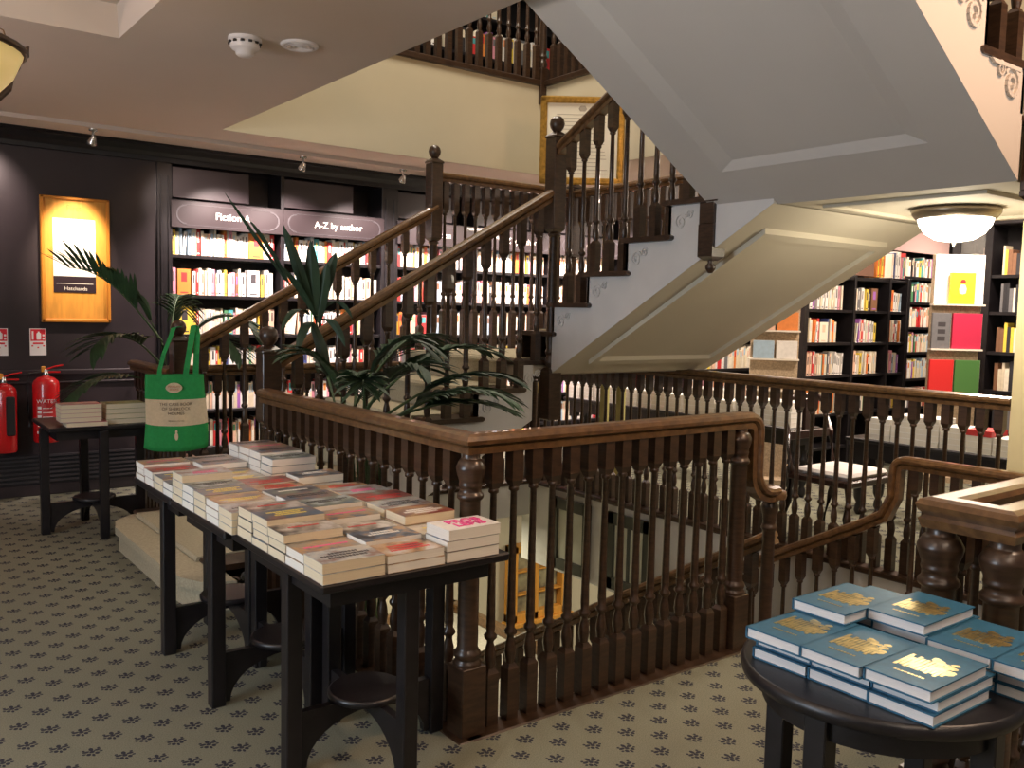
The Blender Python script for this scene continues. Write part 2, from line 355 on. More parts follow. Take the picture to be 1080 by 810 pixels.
# pair of pale posts beyond the east balustrade
# ------------------------------------------------------------------ stair flights
def scroll(mb, fn, s0, z0, sc=1.0, t0=0, t1=.012):
    """little carved scroll bracket under a tread end: spiral strip in the (s,z) plane"""
    pts = []
    for k in range(22):
        a = k/21*3.3*PI; r = .052*(1-k/21*.8)*sc; pts.append((s0+math.cos(a+.5)*r, z0+math.sin(a+.5)*r))
    w = .006*sc
    for i in range(len(pts)-1):
        (a0,c0),(a1,c1) = pts[i], pts[i+1]; dx, dz = a1-a0, c1-c0; L = math.hypot(dx,dz) or 1; nx, nz = -dz/L*w, dx/L*w
        mb.prism([(a0-nx,c0-nz),(a1-nx,c1-nz),(a1+nx,c1+nz),(a0+nx,c0+nz)], fn, t0, t1)
def flight(name, label, org, d, wv, width, n, r, g, depth, string_mat, soff_mat, margin=.22, near=True, far=True, extra_top=0, brackets=True, soffit=True, s_lo=0, over=0, bead=False):
    """org: floor point under the first riser on the near string; d horizontal heading; wv horizontal unit across, away from the near string"""
    org = Vector(org); d = Vector(d); wv = Vector(wv); up = Vector((0,0,1))
    T = thing(name, label, 'stairs', tuple(org))
    P = lambda s, z, t: org + d*s + up*z + wv*t
    step = None
    for k in range(n-1 if extra_top == 0 else n):
        zt = (k+1)*r; s0 = k*g
        b = MB(); nose = [(s0-.028,zt-.016),(s0-.02,zt-.030),(s0+g+.03,zt-.030),(s0+g+.045,zt-.022),(s0+g+.045,zt-.008),(s0+g+.03,zt),(s0-.02,zt),(s0-.028,zt-.008)]
        b.prism(nose, P, -.035, width+.01); b.prism([(s0,zt-r),(s0+.02,zt-r),(s0+.02,zt-.03),(s0,zt-.03)], P, 0, width)
        b.build('tread', WOOD, T)
    b = MB()
    for k in range(n):
        zt = (k+1)*r; s0 = k*g
        q = [(s0-.012,k*r+.004),(s0-.012,zt-.03),(s0-.04,zt-.028),(s0-.046,zt-.01),(s0-.036,zt+.008),(s0+(g if k < n-1 else .05)+.0,zt+.008),(s0+(g if k < n-1 else .05)+.0,zt-.005),(s0-.0,zt-.005),(s0-.0,k*r+.004)]
        b.prism(q, P, .16, width-.12)
    b.build('stair_carpet', STCARP, T)
    sl = r/g; base = lambda s: s*sl - depth + r
    s1 = (n-1)*g+over; pts = []
    k0 = int(math.floor(s_lo/g+1e-6))
    for k in range(k0, n):
        pts.append((max(k*g, s_lo),(k+1)*r-.03)); pts.append(((k+1)*g if k < n-1 else max(s1,(n-1)*g+.05),(k+1)*r-.03))
    pts += [(max(s1,(n-1)*g+.05), base(s1)), (s_lo, base(s_lo))]
    if s_lo == 0: pts.insert(0, (0, 0)) if base(0) > .001 else None
    if near:
        b = MB(); b.prism(pts, P, 0, .03); ns = b.build('string', string_mat, T)
        if brackets:
            for k in range(k0, n):
                b = MB(); scroll(b, P, k*g+.09, (k+1)*r-.12, .85, -.008, .0); scroll(b, P, k*g+.155, (k+1)*r-.085, .5, -.008, .0); b.build('scroll_bracket', string_mat, ns)
    if far:
        b = MB(); b.prism(pts, P, width-.03, width); fs_ = b.build('string', string_mat, T)
        if brackets:
            for k in range(k0, n):
                b = MB(); scroll(b, P, k*g+.12, (k+1)*r-.10, 1.25, width, width+.012); scroll(b, P, k*g+.215, (k+1)*r-.062, .6, width, width+.012); b.prism([(k*g+.06,(k+1)*r-.035),(k*g+.30,(k+1)*r-.035),(k*g+.27,(k+1)*r-.05),(k*g+.06,(k+1)*r-.05)], P, width, width+.014); b.build('scroll_bracket', string_mat, fs_)
    if soffit:
        s0 = s_lo
        Q = lambda s, t, o=0: P(s, base(s)-.001+o, t)
        b = MB(); m = margin; bv = .025; rc = .03 if not bead else -.0
        A = [(s0,0),(s1,0),(s1,width),(s0,width)]; B_ = [(s0+m,m),(s1-m,m),(s1-m,width-m),(s0+m,width-m)]; bs = bv if bead else .085; D_ = [(s0+m+bv,m+bs),(s1-m-bv,m+bs),(s1-m-bv,width-m-bs),(s0+m+bv,width-m-bs)]
        b.add([Q(*q) for q in A]+[Q(*q) for q in B_], [(k,(k+1)%4,4+(k+1)%4,4+k) for k in range(4)])
        b.build('soffit_frame', soff_mat, T)
        b = MB(); b.add([Q(*q) for q in B_]+[Q(q[0],q[1],rc) for q in D_], [(k,(k+1)%4,4+(k+1)%4,4+k) for k in range(4)]+[(4,5,6,7)])
        b.build('soffit_panel', soff_mat, T)
        if bead:
            b = MB(); w_ = .045; hh_ = -.03
            for (sa, ta, sb, tb) in ((s0+m, m, s0+m+w_, width-m), (s1-m-w_, m, s1-m, width-m), (s0+m+w_, m, s1-m-w_, m+w_), (s0+m+w_, width-m-w_, s1-m-w_, width-m)):
                vs = [Q(sa,ta,.005),Q(sb,ta,.005),Q(sb,tb,.005),Q(sa,tb,.005),Q(sa,ta,hh_),Q(sb,ta,hh_),Q(sb,tb,hh_),Q(sa,tb,hh_)]
                b.add(vs, [(0,3,2,1),(4,5,6,7),(0,1,5,4),(1,2,6,5),(2,3,7,6),(3,0,4,7)])
            b.build('soffit_moulding', soff_mat, T)
    return T
def stair_rail(parent, P0, P1, side, foot0, foot1, nb, skip0=.10, skip1=.10, tread=None):
    """handrail top from P0 to P1; balusters stand on z given by tread(s)"""
    P0, P1 = Vector(P0), Vector(P1); rail(parent, [P0, P1], side)
    L = (P1-P0).length
    hd = Vector((P1.x-P0.x, P1.y-P0.y, 0)); LH = hd.length; hd /= LH
    for k in range(nb):
        s = skip0 + (LH-skip0-skip1)*k/(nb-1)
        q = P0 + (P1-P0)*(s/LH); zb = tread(s); bal(parent, q.x, q.y, zb, q.z-.075-zb, .17+.0, round(.16,3))

# flight 1: east along the far side of the near strip
r1, g1 = 1.187/7, .322
X1 = 3.43-6*g1
def z1f(x):  # tread top under x
    k = math.floor((x-X1)/g1)+1; return max(0, min(7, k))*r1
f1 = flight('staircase', 'lower carpeted flight rising to the first landing, palm leaves in front of it', (X1,4.46,0), (1,0,0), (0,1,0), 1.47, 7, r1, g1, .45, WHITE, SOFF2, near=True, far=True, s_lo=.25, over=.12)
# bullnose bottom step sweeping out beyond the newels
b = MB(); poly = []
for k in range(13):
    a = PI/2 + PI*k/12*.5; 
poly = [(X1+.02,4.22),(1.52,4.22),(1.40,4.27),(1.33,4.40),(1.31,4.6),(1.31,5.62),(1.35,5.78),(1.46,5.88),(1.6,5.93),(X1+.02,5.93)]
b.prism(poly, lambda p,q,t_: (p,q,t_), 0, .105); e = [(1.52 if False else p-(.022 if p < X1 else 0), q + (-.02 if q < 4.3 else (.02 if q > 5.8 else 0))) for p,q in poly]
b.prism(e, lambda p,q,t_: (p,q,t_), .105, .15); b.build('curtail_step', STCARP, f1, bevel=.012)
poly2 = [(p+.22 if p < X1 else p, q) for p, q in poly]
# landing 1
L1 = 1.187
def landing(name, label, x0,y0,x1,y1, z, th, m_under, tr=.0):
    T = thing(name, label, 'landing', ((x0+x1)/2,(y0+y1)/2,z-th))
    MB().box(x0,y0,z-th,x1,y1,z-.03).build('slab', m_under, T)
    MB().box(x0-.03,y0-.03,z-.03,x1+.03,y1+.03,z).build('floorboards', WOOD, T, bevel=.006)
    MB().box(x0+.05,y0+.12,z,x1-.05,y1-.1,z+.008).build('landing_carpet', STCARP, T)
    return T
landing('stair_landing', 'first quarter landing between the two lower flights, framed by ball-topped newels', 3.47, 4.50, 5.16, 5.90, L1, .10, SOFF2)
r2 = (2.31-L1)/6; g2 = .327
Y2 = 4.74   # first riser line
f2 = flight('staircase', 'middle flight with white string and cream panelled underside above the east balustrade', (3.66,Y2,L1), (0,-1,0), (1,0,0), 1.50, 6, r2, g2, .46, WHITE, SOFF2, margin=.17, s_lo=.33, over=.36, bead=True)
L2 = 2.31
YL = Y2-5*g2      # start of landing 2
T = landing('stair_landing', 'upper quarter landing carrying the bowl ceiling lamp on its underside', 3.72, 1.66, 5.13, YL-.03, L2, .25, SOFF2)
b = MB(); b.box(3.90,1.84,2.044,4.96,1.87,2.061).box(3.90,2.60,2.044,4.96,2.63,2.061).box(3.90,1.87,2.045,3.93,2.60,2.061).box(4.93,1.87,2.045,4.96,2.60,2.061)
b.build('ceiling_bead', SOFF2, T)
r3 = .195; g3 = .32
f3 = flight('staircase', 'top flight overhead with large grey-white panelled underside and peach-lit string', (3.70,3.15,L2), (-1,0,0), (0,-1,0), 1.52, 7, r3, g3, .45, SOFF, SOFF, margin=.24, extra_top=1, over=.5)
# lower flight going down north from the sunken landing
r4 = .19; g4 = .33; n4 = 7
f4 = flight('staircase', 'flight descending from the sunken landing to the lower floor, seen through the front balusters', (4.90,2.62+6*g4,-.37-n4*r4), (0,-1,0), (-1,0,0), 1.40, n4, r4, g4, .30, WHITE, SOFF2, brackets=False)

# --- balustrades on the flights
yN1 = 4.45
s1 = thing('stair_balustrade', 'near walnut stair balustrade of the lower flight between two ball-topped newels', 'balustrade', (2.7,yN1,0))
newel_square(s1, 1.78, yN1, 0, 1.385, 1.2)
stair_rail(s1, (1.80,yN1,1.235), (3.68,yN1,2.300), (0,-1,0), 0, 0, 13, skip0=.14, skip1=.12, tread=lambda s: z1f(1.80+s))
s1b = thing('stair_balustrade', 'far stair balustrade of the lower flight, starting at the newel with the green bag', 'balustrade', (2.7,5.93,0))
newel_square(s1b, 1.76, 5.92, 0, 1.385, 1.2)
stair_rail(s1b, (1.78,5.92,1.225), (3.70,5.92,2.31), (0,-1,0), 0, 0, 13, skip0=.14, skip1=.12, tread=lambda s: z1f(1.78+s))
s2 = thing('stair_balustrade', 'walnut balustrade climbing the middle flight from the tall ball-topped corner newel', 'balustrade', (3.69,4,0))
newel_square(s2, 3.69, yN1, .80, 2.735, 2.33)
def z2f(y): k = math.floor((Y2-y)/g2)+1; return L1+max(0,min(6,k))*r2
stair_rail(s2, (3.69,yN1-.02,2.56), (3.69,3.22,3.20), (1,0,0), 0, 0, 9, skip0=.13, skip1=.10, tread=lambda s: z2f(yN1-.02-s))
# newel hanging at the foot of the top flight
newel_square(s2, 3.69, 3.15, 1.98, 3.50, 3.1, drop=.17)
s2e = thing('stair_balustrade', 'walnut balustrade on the far side of the middle flight, mostly behind the nearer one', 'balustrade', (5.14,4,0))
stair_rail(s2e, (5.13,4.42,2.55), (5.13,3.15,3.25), (1,0,0), 0, 0, 9, skip0=.05, skip1=.10, tread=lambda s: z2f(4.42-s))
lN = thing('stair_balustrade', 'level walnut balustrade at the back of the first landing in front of the gilt frame', 'balustrade', (4.4,5.93,0))
newel_square(lN, 3.70, 5.93, .85, 2.75, 2.35)
ZR = 2.56
level_run(lN, (3.74,5.93), (5.13,5.93), L1, ZR-.075-L1, n=13, base=.30, top=.22)
rail(lN, [(3.72,5.93,ZR),(5.13,5.93,ZR)], (0,1,0))
lE = thing('stair_balustrade', 'level walnut balustrade on the east edge of the first landing', 'balustrade', (5.13,5.1,0))
newel_square(lE, 5.13, 5.93, .9, 2.70, 2.3)
level_run(lE, (5.13,4.42), (5.13,5.88), L1, ZR-.075-L1, n=14, base=.30, top=.22)
rail(lE, [(5.13,4.40,ZR),(5.13,5.90,ZR)], (1,0,0))

# top flight, south side
def z3f(x): k = math.floor((3.70-x)/g3)+1; return L2+max(0,min(7,k))*r3
s3 = thing('stair_balustrade', 'dark balustrade high at the right on the near side of the top flight', 'balustrade', (3.3,1.64,L2))
newel_square(s3, 3.78, 1.60, 2.02, 3.45, 3.1, drop=.02, s=.04)
stair_rail(s3, (3.72,1.645,3.30), (2.3,1.645,4.15), (0,-1,0), 0, 0, 10, skip0=.10, skip1=.05, tread=lambda s: z3f(3.72-s))
# top flight north side
s3n = thing('stair_balustrade', 'dark balustrade along the hidden inner side of the top flight above the panelled underside', 'balustrade', (3.3,3.13,L2))
stair_rail(s3n, (3.66,3.13,3.30), (2.3,3.13,4.15), (0,-1,0), 0, 0, 10, skip0=.10, skip1=.05, tread=lambda s: z3f(3.66-s))
# upper floor balustrade over the cream fascia
uN = thing('balustrade', 'dark balustrade of the floor above, on top of the cream fascia', 'balustrade', (4.2,CY1,3.64))
level_run(uN, (2.7,CY1+.01), (5.28,CY1+.01), 3.64, 1.0, n=23, base=.30, top=.14)
rail(uN, [(2.4,CY1+.01,4.71),(5.28,CY1+.01,4.71)], (0,1,0))
uE = thing('balustrade', 'dark balustrade of the floor above turning the far corner over the gilt frame', 'balustrade', (5.33,5,3.64))
newel_square(uE, 5.30, CY1+.01, 3.42, 4.9, 4.6)
level_run(uE, (5.33,3.4), (5.33,CY1-.05), 3.64, 1.0, n=30, base=.30, top=.14)
rail(uE, [(5.33,3.4,4.71),(5.33,CY1,4.71)], (1,0,0))
# handrails of the descending flight
def z4f(y): k = math.floor((y-2.62)/g4)+1; return -.37-max(0,min(n4,k))*r4
w4 = thing('stair_balustrade', 'sloping walnut balustrade behind the front one, going down to the lower landing', 'balustrade', (3.53,3.6,-1))
stair_rail(w4, (3.53,2.58,.485), (3.53,5.12,-.99), (1,0,0), 0, 0, 20, skip0=.10, skip1=.12, tread=lambda s: z4f(2.58+s))
newel_square(w4, 3.53, 5.14, -1.7, -.82, -1.0)
e4 = thing('stair_balustrade', 'walnut swan-neck handrail at the sunken landing, dropping along the white stairwell wall', 'balustrade', (4.78,3,-.37))
pth = [Vector((4.78,1.30,.74)), Vector((4.78,2.58,.735))] + arc((4.78,2.60,.645), .09, 90, 10, (0,1,0), (0,0,1)) + [Vector((4.78,2.695,.50)), Vector((4.78,2.74,.40)), Vector((4.78,2.86,.325)), Vector((4.78,5.2,-.955))]
rail(e4, pth, (-1,0,0))
level_run(e4, (4.78,1.35), (4.78,2.6), -.37, .74+.37-.075, n=10)
for k in range(20):
    y = 2.78+k*.118; zb = z4f(y); zt = .325-.547*(y-2.86)-.08; bal(e4, 4.78, y, zb, round(zt-zb,2), .17, .16)

# the U shaped balustrade at the right foreground
u = thing('balustrade', 'near U-shaped walnut rail at the right edge, with fat turned posts, behind the blue books', 'balustrade', (2.42,1.1,0))
ZU = 1.02
b = MB()
prof = [(-.05,-.085),(.05,-.085),(.062,-.06),(.045,-.05),(.062,-.036),(.07,-.02),(.058,-.006),(.03,0),(-.03,0),(-.058,-.006),(-.07,-.02),(-.062,-.036),(-.045,-.05),(-.062,-.06)]
ya, yb, xa = 1.193, 1.025, 2.397
prof = [(p_*.75, q_) for p_, q_ in prof]
mitred(u, [(3.42,ya,ZU),(xa,ya,ZU),(xa,yb,ZU),(3.42,yb,ZU)], prof)
for (x,y) in ((xa,yb),(xa,ya)):
    newel_round(u, x, y, 0, ZU-.085, r=.044, s=.055)
for yy in (ya,yb): level_run(u, (xa,yy), (3.40,yy), 0, ZU-.085, n=9, skip0=.12, skip1=.03)
# ------------------------------------------------------------------ bookcases
PAL = [('white',(.80,.78,.74)),('cream',(.72,.64,.48)),('red',(.58,.04,.04)),('orange',(.75,.24,.05)),('yellow',(.80,.60,.08)),('pink',(.72,.30,.38)),
       ('black',(.03,.03,.035)),('navy blue',(.05,.07,.22)),('pale blue',(.40,.55,.68)),('green',(.08,.26,.12)),('purple',(.36,.14,.48)),('brown',(.22,.11,.06)),
       ('grey',(.16,.16,.17)),('teal',(.08,.36,.38)),('peach',(.80,.52,.38)),('ivory',(.82,.76,.62))]
WGT = [22,12,7,4,4,5,2,1,3,1,2,2,2,1,7,14]
COVM = {}
def cover_mat(name):
    if name not in COVM:
        c = dict(PAL)[name]; COVM[name] = mat('cover_'+name.replace(' ','_'), c, .45, noise=.12, nscale=30)
    return COVM[name]
INK = mat('ink_dark', (.05,.045,.05), .5); INKW = mat('ink_white', (.8,.78,.72), .5)
SB = {}
def shelf_book_mesh(col):
    """unit book standing upright: x thickness, y depth (spine at y=0), z height"""
    if col in SB: return SB[col]
    b = MB(); t = .06
    b.box(0,0,0,.08,1,1).box(.92,0,0,1,1,1).box(0,0,0,1,.03,1); b.box(.08,.03,.01,.92,.98,.985,1)
    b.box(.32,-.004,.50,.68,0,.86,2); b.box(.25,-.004,.06,.75,0,.11,2)
    i = [n for n,_ in PAL].index(col); lab = INK if sum(PAL[i][1]) > 1.2 else INKW
    lab = [lab, cover_mat(PAL[(i*5+3) % len(PAL)][0])][i % 2]
    SB[col] = b.mesh('shelved_book', [cover_mat(col), PAGE, lab]); return SB[col]
ORD = ['first','second','third','fourth','fifth','sixth','seventh','eighth','ninth','tenth','eleventh','twelfth','thirteenth','fourteenth','fifteenth','sixteenth','seventeenth','eighteenth','nineteenth','twentieth']
TENS = {2:'twenty',3:'thirty',4:'forty',5:'fifty'}
def ordinal(n):
    if n <= 20: return ORD[n-1]
    t, u_ = divmod(n, 10)
    return {2:'twentieth',3:'thirtieth',4:'fortieth',5:'fiftieth'}[t] if u_ == 0 else TENS[t]+'-'+ORD[u_-1]
rb = random.Random(11)
def fill_row(x0, x1, z, yfront, h=(.165,.215), th=(.012,.034), depth=.13, indiv=True, where='', group='', stuff=None, lean=.04, fn=None, name='shelved_paperback', faceout=.03, pal=None, density=1.0):
    """books along +x standing on a board at z with spines to -y"""
    x = x0+.004; n = 0; names = [p[0] for p in PAL]
    while True:
        if rb.random() > density: x += rb.uniform(.05,.14); 
        t = rb.uniform(*th); face = rb.random() < faceout
        w = .13 if face else t
        if x+w+.012 > x1: break
        hh = rb.uniform(*h); col = rb.choices(names, WGT)[0] if pal is None else rb.choice(pal)
        n += 1
        ang = rb.uniform(.02,.16) if rb.random() < lean else 0
        if face: d_ = (.13, .028, hh)
        else: d_ = (t, depth, hh)
        yy = yfront+rb.uniform(.0,.02) + (.0 if not face else .0)
        wid = w + (math.sin(ang)*hh)
        if x+wid > x1: ang = 0; wid = w
        if indiv:
            o = bpy.data.objects.new(name, shelf_book_mesh(col)); C.objects.link(o); o.scale = d_; o.location = (x, yy, z+.0005)
            if ang: o.rotation_euler = (0, ang, 0); o.location.z += math.sin(ang)*0; 
            if ang: o.location = (x, yy, z+w*math.sin(ang)+.0005)
            tag(o, f'{col} {"face-out " if face else ""}book, {ordinal(n)} from the left, {where}', 'book', group)
            if fn: fn(o)
        elif stuff is not None:
            stuff.append((x, yy, z, d_, col))
        x += wid + .0012
    return n
def stuff_books(rows, name, label, tr=None):
    b = MB(); mats_ = [cover_mat(p[0]) for p in PAL] + [PAGE]; idx = {p[0]: k for k, p in enumerate(PAL)}
    for x, y, z, (w, d, h), c in rows:
        z += .0012; b.box(x, y, z, x+w, y+d, z+h, idx[c]); b.box(x+w*.1, y+.004, z+h, x+w*.9, y+d-.003, z+h+.0008, len(PAL))
        b.box(x+w*.2, y-.0008, z+h*.6, x+w*.8, y, z+h*.9, (idx[c]*5+3) % len(PAL))
    o = b.build(name, mats_, loc=(0,0,0)); tag(o, label, 'books'); o['kind'] = 'stuff'; return o

SIGNM = mat('sign_mauve_black', (.026,.019,.021), .36, coat=.35)
SIGNT = mat('sign_lettering', (.85,.80,.70), .5)
def sign_board(parent, x0, x1, z0, z1, y, txt, size=.085, dx=0):
    s = MB().box(x0,y-.012,z0,x1,y,z1).build('fascia_sign', SIGNM, parent, bevel=.003)
    b = MB(); r = (z1-z0)*.32; zc = (z0+z1)/2; e = .05; w = .005
    def bar(a, c, d, f): b.box(a, y-.0145, c, d, y-.012, f)
    bar(x0+e+r, z1-.028, x1-e-r, z1-.024); bar(x0+e+r, z0+.024, x1-e-r, z0+.028)
    for sx, xx in ((-1, x0+e+r), (1, x1-e-r)):
        for k in range(10):
            a0 = -PI/2+PI*k/10; a1 = a0+PI/10
            p = [(xx+sx*math.cos(a)*q, zc+math.sin(a)*q) for a, q in ((a0,r),(a1,r),(a1,r+.011),(a0,r+.011))]
            b.prism(p, lambda p_,q_,t_: (p_, t_, q_), y-.0145, y-.012)
    b.build('scroll_border', INK, s)
    if txt: text('lettering', txt, size, SIGNT, s, ((x0+x1)/2+dx, y-.014, zc), FACE_S)
    return s
def bookcase(name, label, x0, x1, yf, depth, top, boards, bays, posts, sign=None, cup=None):
    T = thing(name, label, 'bookcase', ((x0+x1)/2, yf, 0))
    MB().box(x0,yf+depth-.02,0,x1,yf+depth,top).build('back_panel', BLACK, T)
    for xp, w in posts:
        b = MB(); b.box(xp-w/2,yf,0,xp+w/2,yf+depth-.02,top)
        if w > .08:
            for k in (-.25,.25): b.box(xp+k*w-.008, yf-.008, .12, xp+k*w+.008, yf, top-.1)
        b.build('upright', BLACK, T, bevel=.003)
    for z in boards: MB().box(x0+.002,yf+.012,z-.028,x1-.002,yf+depth-.02,z).build('shelf_board', BLACK, T, bevel=.002)
    return T
BZ = [2.36, 1.905, 1.575, 1.245, .915, .60, .28]     # board tops, upper one is above the sign
posts = [(2.15,.12),(3.16,.035),(4.24,.18),(5.25,.035),(6.30,.12),(7.30,.035),(8.35,.12)]
bc = bookcase('built_in_bookcase', 'wall-length black bookcase with Fiction signs behind the stairs', 2.09, 8.41, YB-.02, .31, CZ-.14, BZ[1:]+[2.355], None, posts)
bays = [(2.215,3.14),(3.18,4.145),(4.335,5.23),(5.27,6.235),(6.365,7.28),(7.32,8.285)]
sg = ['Fiction A', 'A-Z by author', 'Fiction', 'A-Z by author', 'Fiction', 'A-Z']
for (a,b_), t_ in zip(bays, sg): sign_board(bc, a-.02, b_+.02, 2.125, 2.345, YB-.03, t_, .082, .03)
for (a,b_) in bays:   # cupboards above the sign with one open niche
    MB().box(a,YB-.005,2.37,a+(b_-a)*.70,YB+.01,CZ-.16).build('cupboard_door', SIGNM if False else BLACKW, bc, bevel=.003)
bayname = ['left bay of the fiction case','second bay of the fiction case']
shelfname = ['top shelf','second shelf','third shelf','fourth shelf','fifth shelf','bottom shelf']
rows = []
for bi, (a, b_) in enumerate(bays):
    for si, z in enumerate(BZ[1:]):
        ind = bi < 2 and si < 4
        fill_row(a, b_, z, YB+.03, indiv=ind, where=f'{shelfname[si]}, {["left","second"][bi] if bi < 2 else ""} fiction bay', group=f'books on the {shelfname[si]} of the {["left","second"][bi] if bi<2 else ""} fiction bay', stuff=rows, th=(.016,.042), h=(.185,.235))
stuff_books(rows, 'shelved_books', 'rows of books with mixed spines in the fiction bays behind the stair balusters')

# east room bookcases
bA = bookcase('freestanding_bookcase', 'black open bookcase of three columns beyond the stairwell, brown box on its top', 7.0, 8.80, 4.85, .30, 1.92, [1.90,1.585,1.275,.965,.60,.28], None, [(7.03,.06),(7.80,.035),(8.42,.035),(8.77,.06)])
for ci, (a,b_) in enumerate([(7.06,7.78),(7.82,8.40),(8.44,8.74)]):
    for si, z in enumerate([1.585,1.275,.965,.60]):
        fill_row(a, a+(b_-a)*rb.uniform(.72,.95), z, 4.87, h=(.18,.23), th=(.02,.045), where=f'{["top","second","third","fourth"][si]} row, {["left","middle","right"][ci]} column of the open case', group=f'books in the {["left","middle","right"][ci]} column of the open case', lean=.12, name='hardback_book')
tag(MB().box(-.16,-.09,0,.16,.09,.20).build('storage_box', mat('brown_card',(.16,.08,.05),.7), loc=(8.02,4.99,1.92), bevel=.004), 'brown box standing on top of the open bookcase', 'box')
fill_row(8.21, 8.36, 1.92, 4.88, h=(.2,.27), th=(.02,.03), where='on top beside the brown box', group='books beside the brown box', pal=['yellow','cream','orange'], name='hardback_book')
fill_row(8.48, 8.75, 1.92, 4.88, h=(.2,.27), th=(.02,.03), where='on top above the right column', group='books above the right column', name='hardback_book')
bB = bookcase('tall_bookcase', 'tall black bookcase with pinkish header panel behind the white display stand', 9.55, 12.0, 5.6, .30, 2.62, [2.02,1.72,1.42,1.12,.80,.45], None, [(9.6,.06),(11.0,.05),(11.95,.06)])
MB().box(9.65,5.59,2.30,10.98,5.60,2.56).build('header_panel', mat('pink_header',(.55,.38,.36),.5), bB, bevel=.003)
rows = []
for (a,b_) in ((9.65,10.96),(11.03,11.9)):
    for z in [2.02,1.72,1.42,1.12,.80,.45]: fill_row(a,b_,z,5.63,h=(.18,.24),th=(.02,.05),indiv=False,stuff=rows)
stuff_books(rows, 'shelved_books', 'rows of pale and red books in the tall case behind the white display stand')
# far row of books left of the beige stand
bD = bookcase('low_bookcase', 'far black bookcase seen under the stair underside, left of the beige stand', 7.3, 9.5, 6.6, .3, 1.7, [1.25,.90,.55,.2], None, [(7.33,.06),(9.47,.06)])
rows = []
for z in [1.25,.90,.55]: fill_row(7.38,9.4,z,6.63,h=(.2,.27),th=(.03,.06),indiv=False,stuff=rows)
stuff_books(rows, 'shelved_books', 'large books in the far case seen under the stair underside')
# right-hand case (faces west)
def case_west(name, label, x, y0, y1, top, boards, posts, depth=.32):
    T = thing(name, label, 'bookcase', (x,(y0+y1)/2,0))
    MB().box(x+depth-.02,y0,0,x+depth,y1,top).build('back_panel', BLACK, T)
    for yp, w in posts: MB().box(x,yp-w/2,0,x+depth-.02,yp+w/2,top).build('upright', BLACK, T, bevel=.003)
    MB().box(x-.04,y0-.02,top,x+depth,y1+.02,top+.09).build('cornice', BLACK, T, bevel=.01)
    for z in boards: MB().box(x+.01,y0,z-.03,x+depth-.02,y1,z).build('shelf_board', BLACK, T)
    return T
cw = case_west('glazed_bookcase', 'black glazed cabinet beside the open shelves at the far right', 8.8, 2.7, 4.45, 2.42, [1.95,1.60,1.22,.85,.45], [(4.41,.08),(4.10,.07),(3.4,.05),(2.74,.07)])
GL = bpy.data.materials.new('cabinet_glass'); GL.use_nodes = True
gb = GL.node_tree.nodes['Principled BSDF']; gb.inputs['Base Color'].default_value = (.8,.8,.78,1); gb.inputs['Transmission Weight'].default_value = .85; gb.inputs['Roughness'].default_value = .12; gb.inputs['IOR'].default_value = 1.2
MB().box(8.815,4.14,.5,8.82,4.37,2.38).build('glass_pane', GL, cw)
b = MB(); mats_ = [cover_mat(p[0]) for p in PAL]; r_ = random.Random(5)
for z in [1.95,1.60,1.22,.85,.45]:
    for (a,c) in ((4.14,4.36),(3.43,4.05),(2.78,3.37)):
        y = a
        while y < c-.06:
            w = r_.uniform(.02,.045); b.box(8.86,y,z,9.0,y+w-.002,z+r_.uniform(.2,.28), r_.choice([1,4,11,12,15,6,14])); y += w
o = b.build('shelved_books', mats_, loc=(0,0,0)); tag(o, 'old books in cream and brown bindings on the shelves of the far right cabinet', 'books'); o['kind'] = 'stuff'
# upper floor bookcase
bU = bookcase('upper_bookcase', 'dark bookcase on the floor above, seen through the high balusters', 2.4, 7.4, 8.5, .3, 6.0, [], None, [(2.45,.1),(7.35,.1)])
for z in [3.95,4.38,4.82,5.25]: MB().box(2.5,8.51,z-.03,7.3,8.78,z).build('shelf_board', BLACK, bU)
fill_row(3.4, 5.6, 4.38, 8.52, h=(.22,.30), th=(.03,.075), where='lower visible row on the floor above', group='books on the floor above', name='hardback_book', density=.9)
fill_row(4.93, 6.2, 4.82, 8.52, h=(.22,.30), th=(.05,.09), where='upper visible row on the floor above', group='books on the floor above', name='hardback_book', density=.9)
rows = []
fill_row(2.55, 3.4, 4.38, 8.52, h=(.2,.3), th=(.03,.07), indiv=False, stuff=rows); fill_row(5.65, 7.3, 4.38, 8.52, h=(.2,.3), th=(.03,.07), indiv=False, stuff=rows); fill_row(2.55, 7.3, 3.95, 8.52, h=(.2,.3), th=(.03,.07), indiv=False, stuff=rows)
stuff_books(rows, 'shelved_books', 'further books along the shelves on the floor above')

# ------------------------------------------------------------------ arch-footed black tables
def cross_base(T, cx, cy, r, ztop, rot=0, leg=.026, name_leg='leg', disc=.13, zb=.20):
    for k in range(4):
        a = rot + k*PI/2; ca, sa = math.cos(a), math.sin(a)
        def P(p, q, t, ca=ca, sa=sa): return (cx+ca*p-sa*t, cy+sa*p+ca*t, q)
        b = MB(); b.prism([(r-leg,0),(r+leg,0),(r+leg,ztop),(r-leg,ztop)], P, -leg, leg)
        b.build('leg', BLACK, T, bevel=.003)
        b = MB(); pts = [(0,zb),(r-leg,zb),(r-leg,.012)]
        for j in range(9):
            th = j/8*PI/2; pts.append(((r-leg-.02)*math.cos(th)*1.0, .012+(zb-.055)*math.sin(th)))
        b.prism(pts, P, -.014, .014); b.build('arched_foot', BLACK, T)
    b = MB(); b.lathe([(disc-.008,zb),(disc,zb+.005),(disc,zb+.02),(disc-.008,zb+.025)], cx, cy, 28); b.build('lower_disc', BLACK, T)
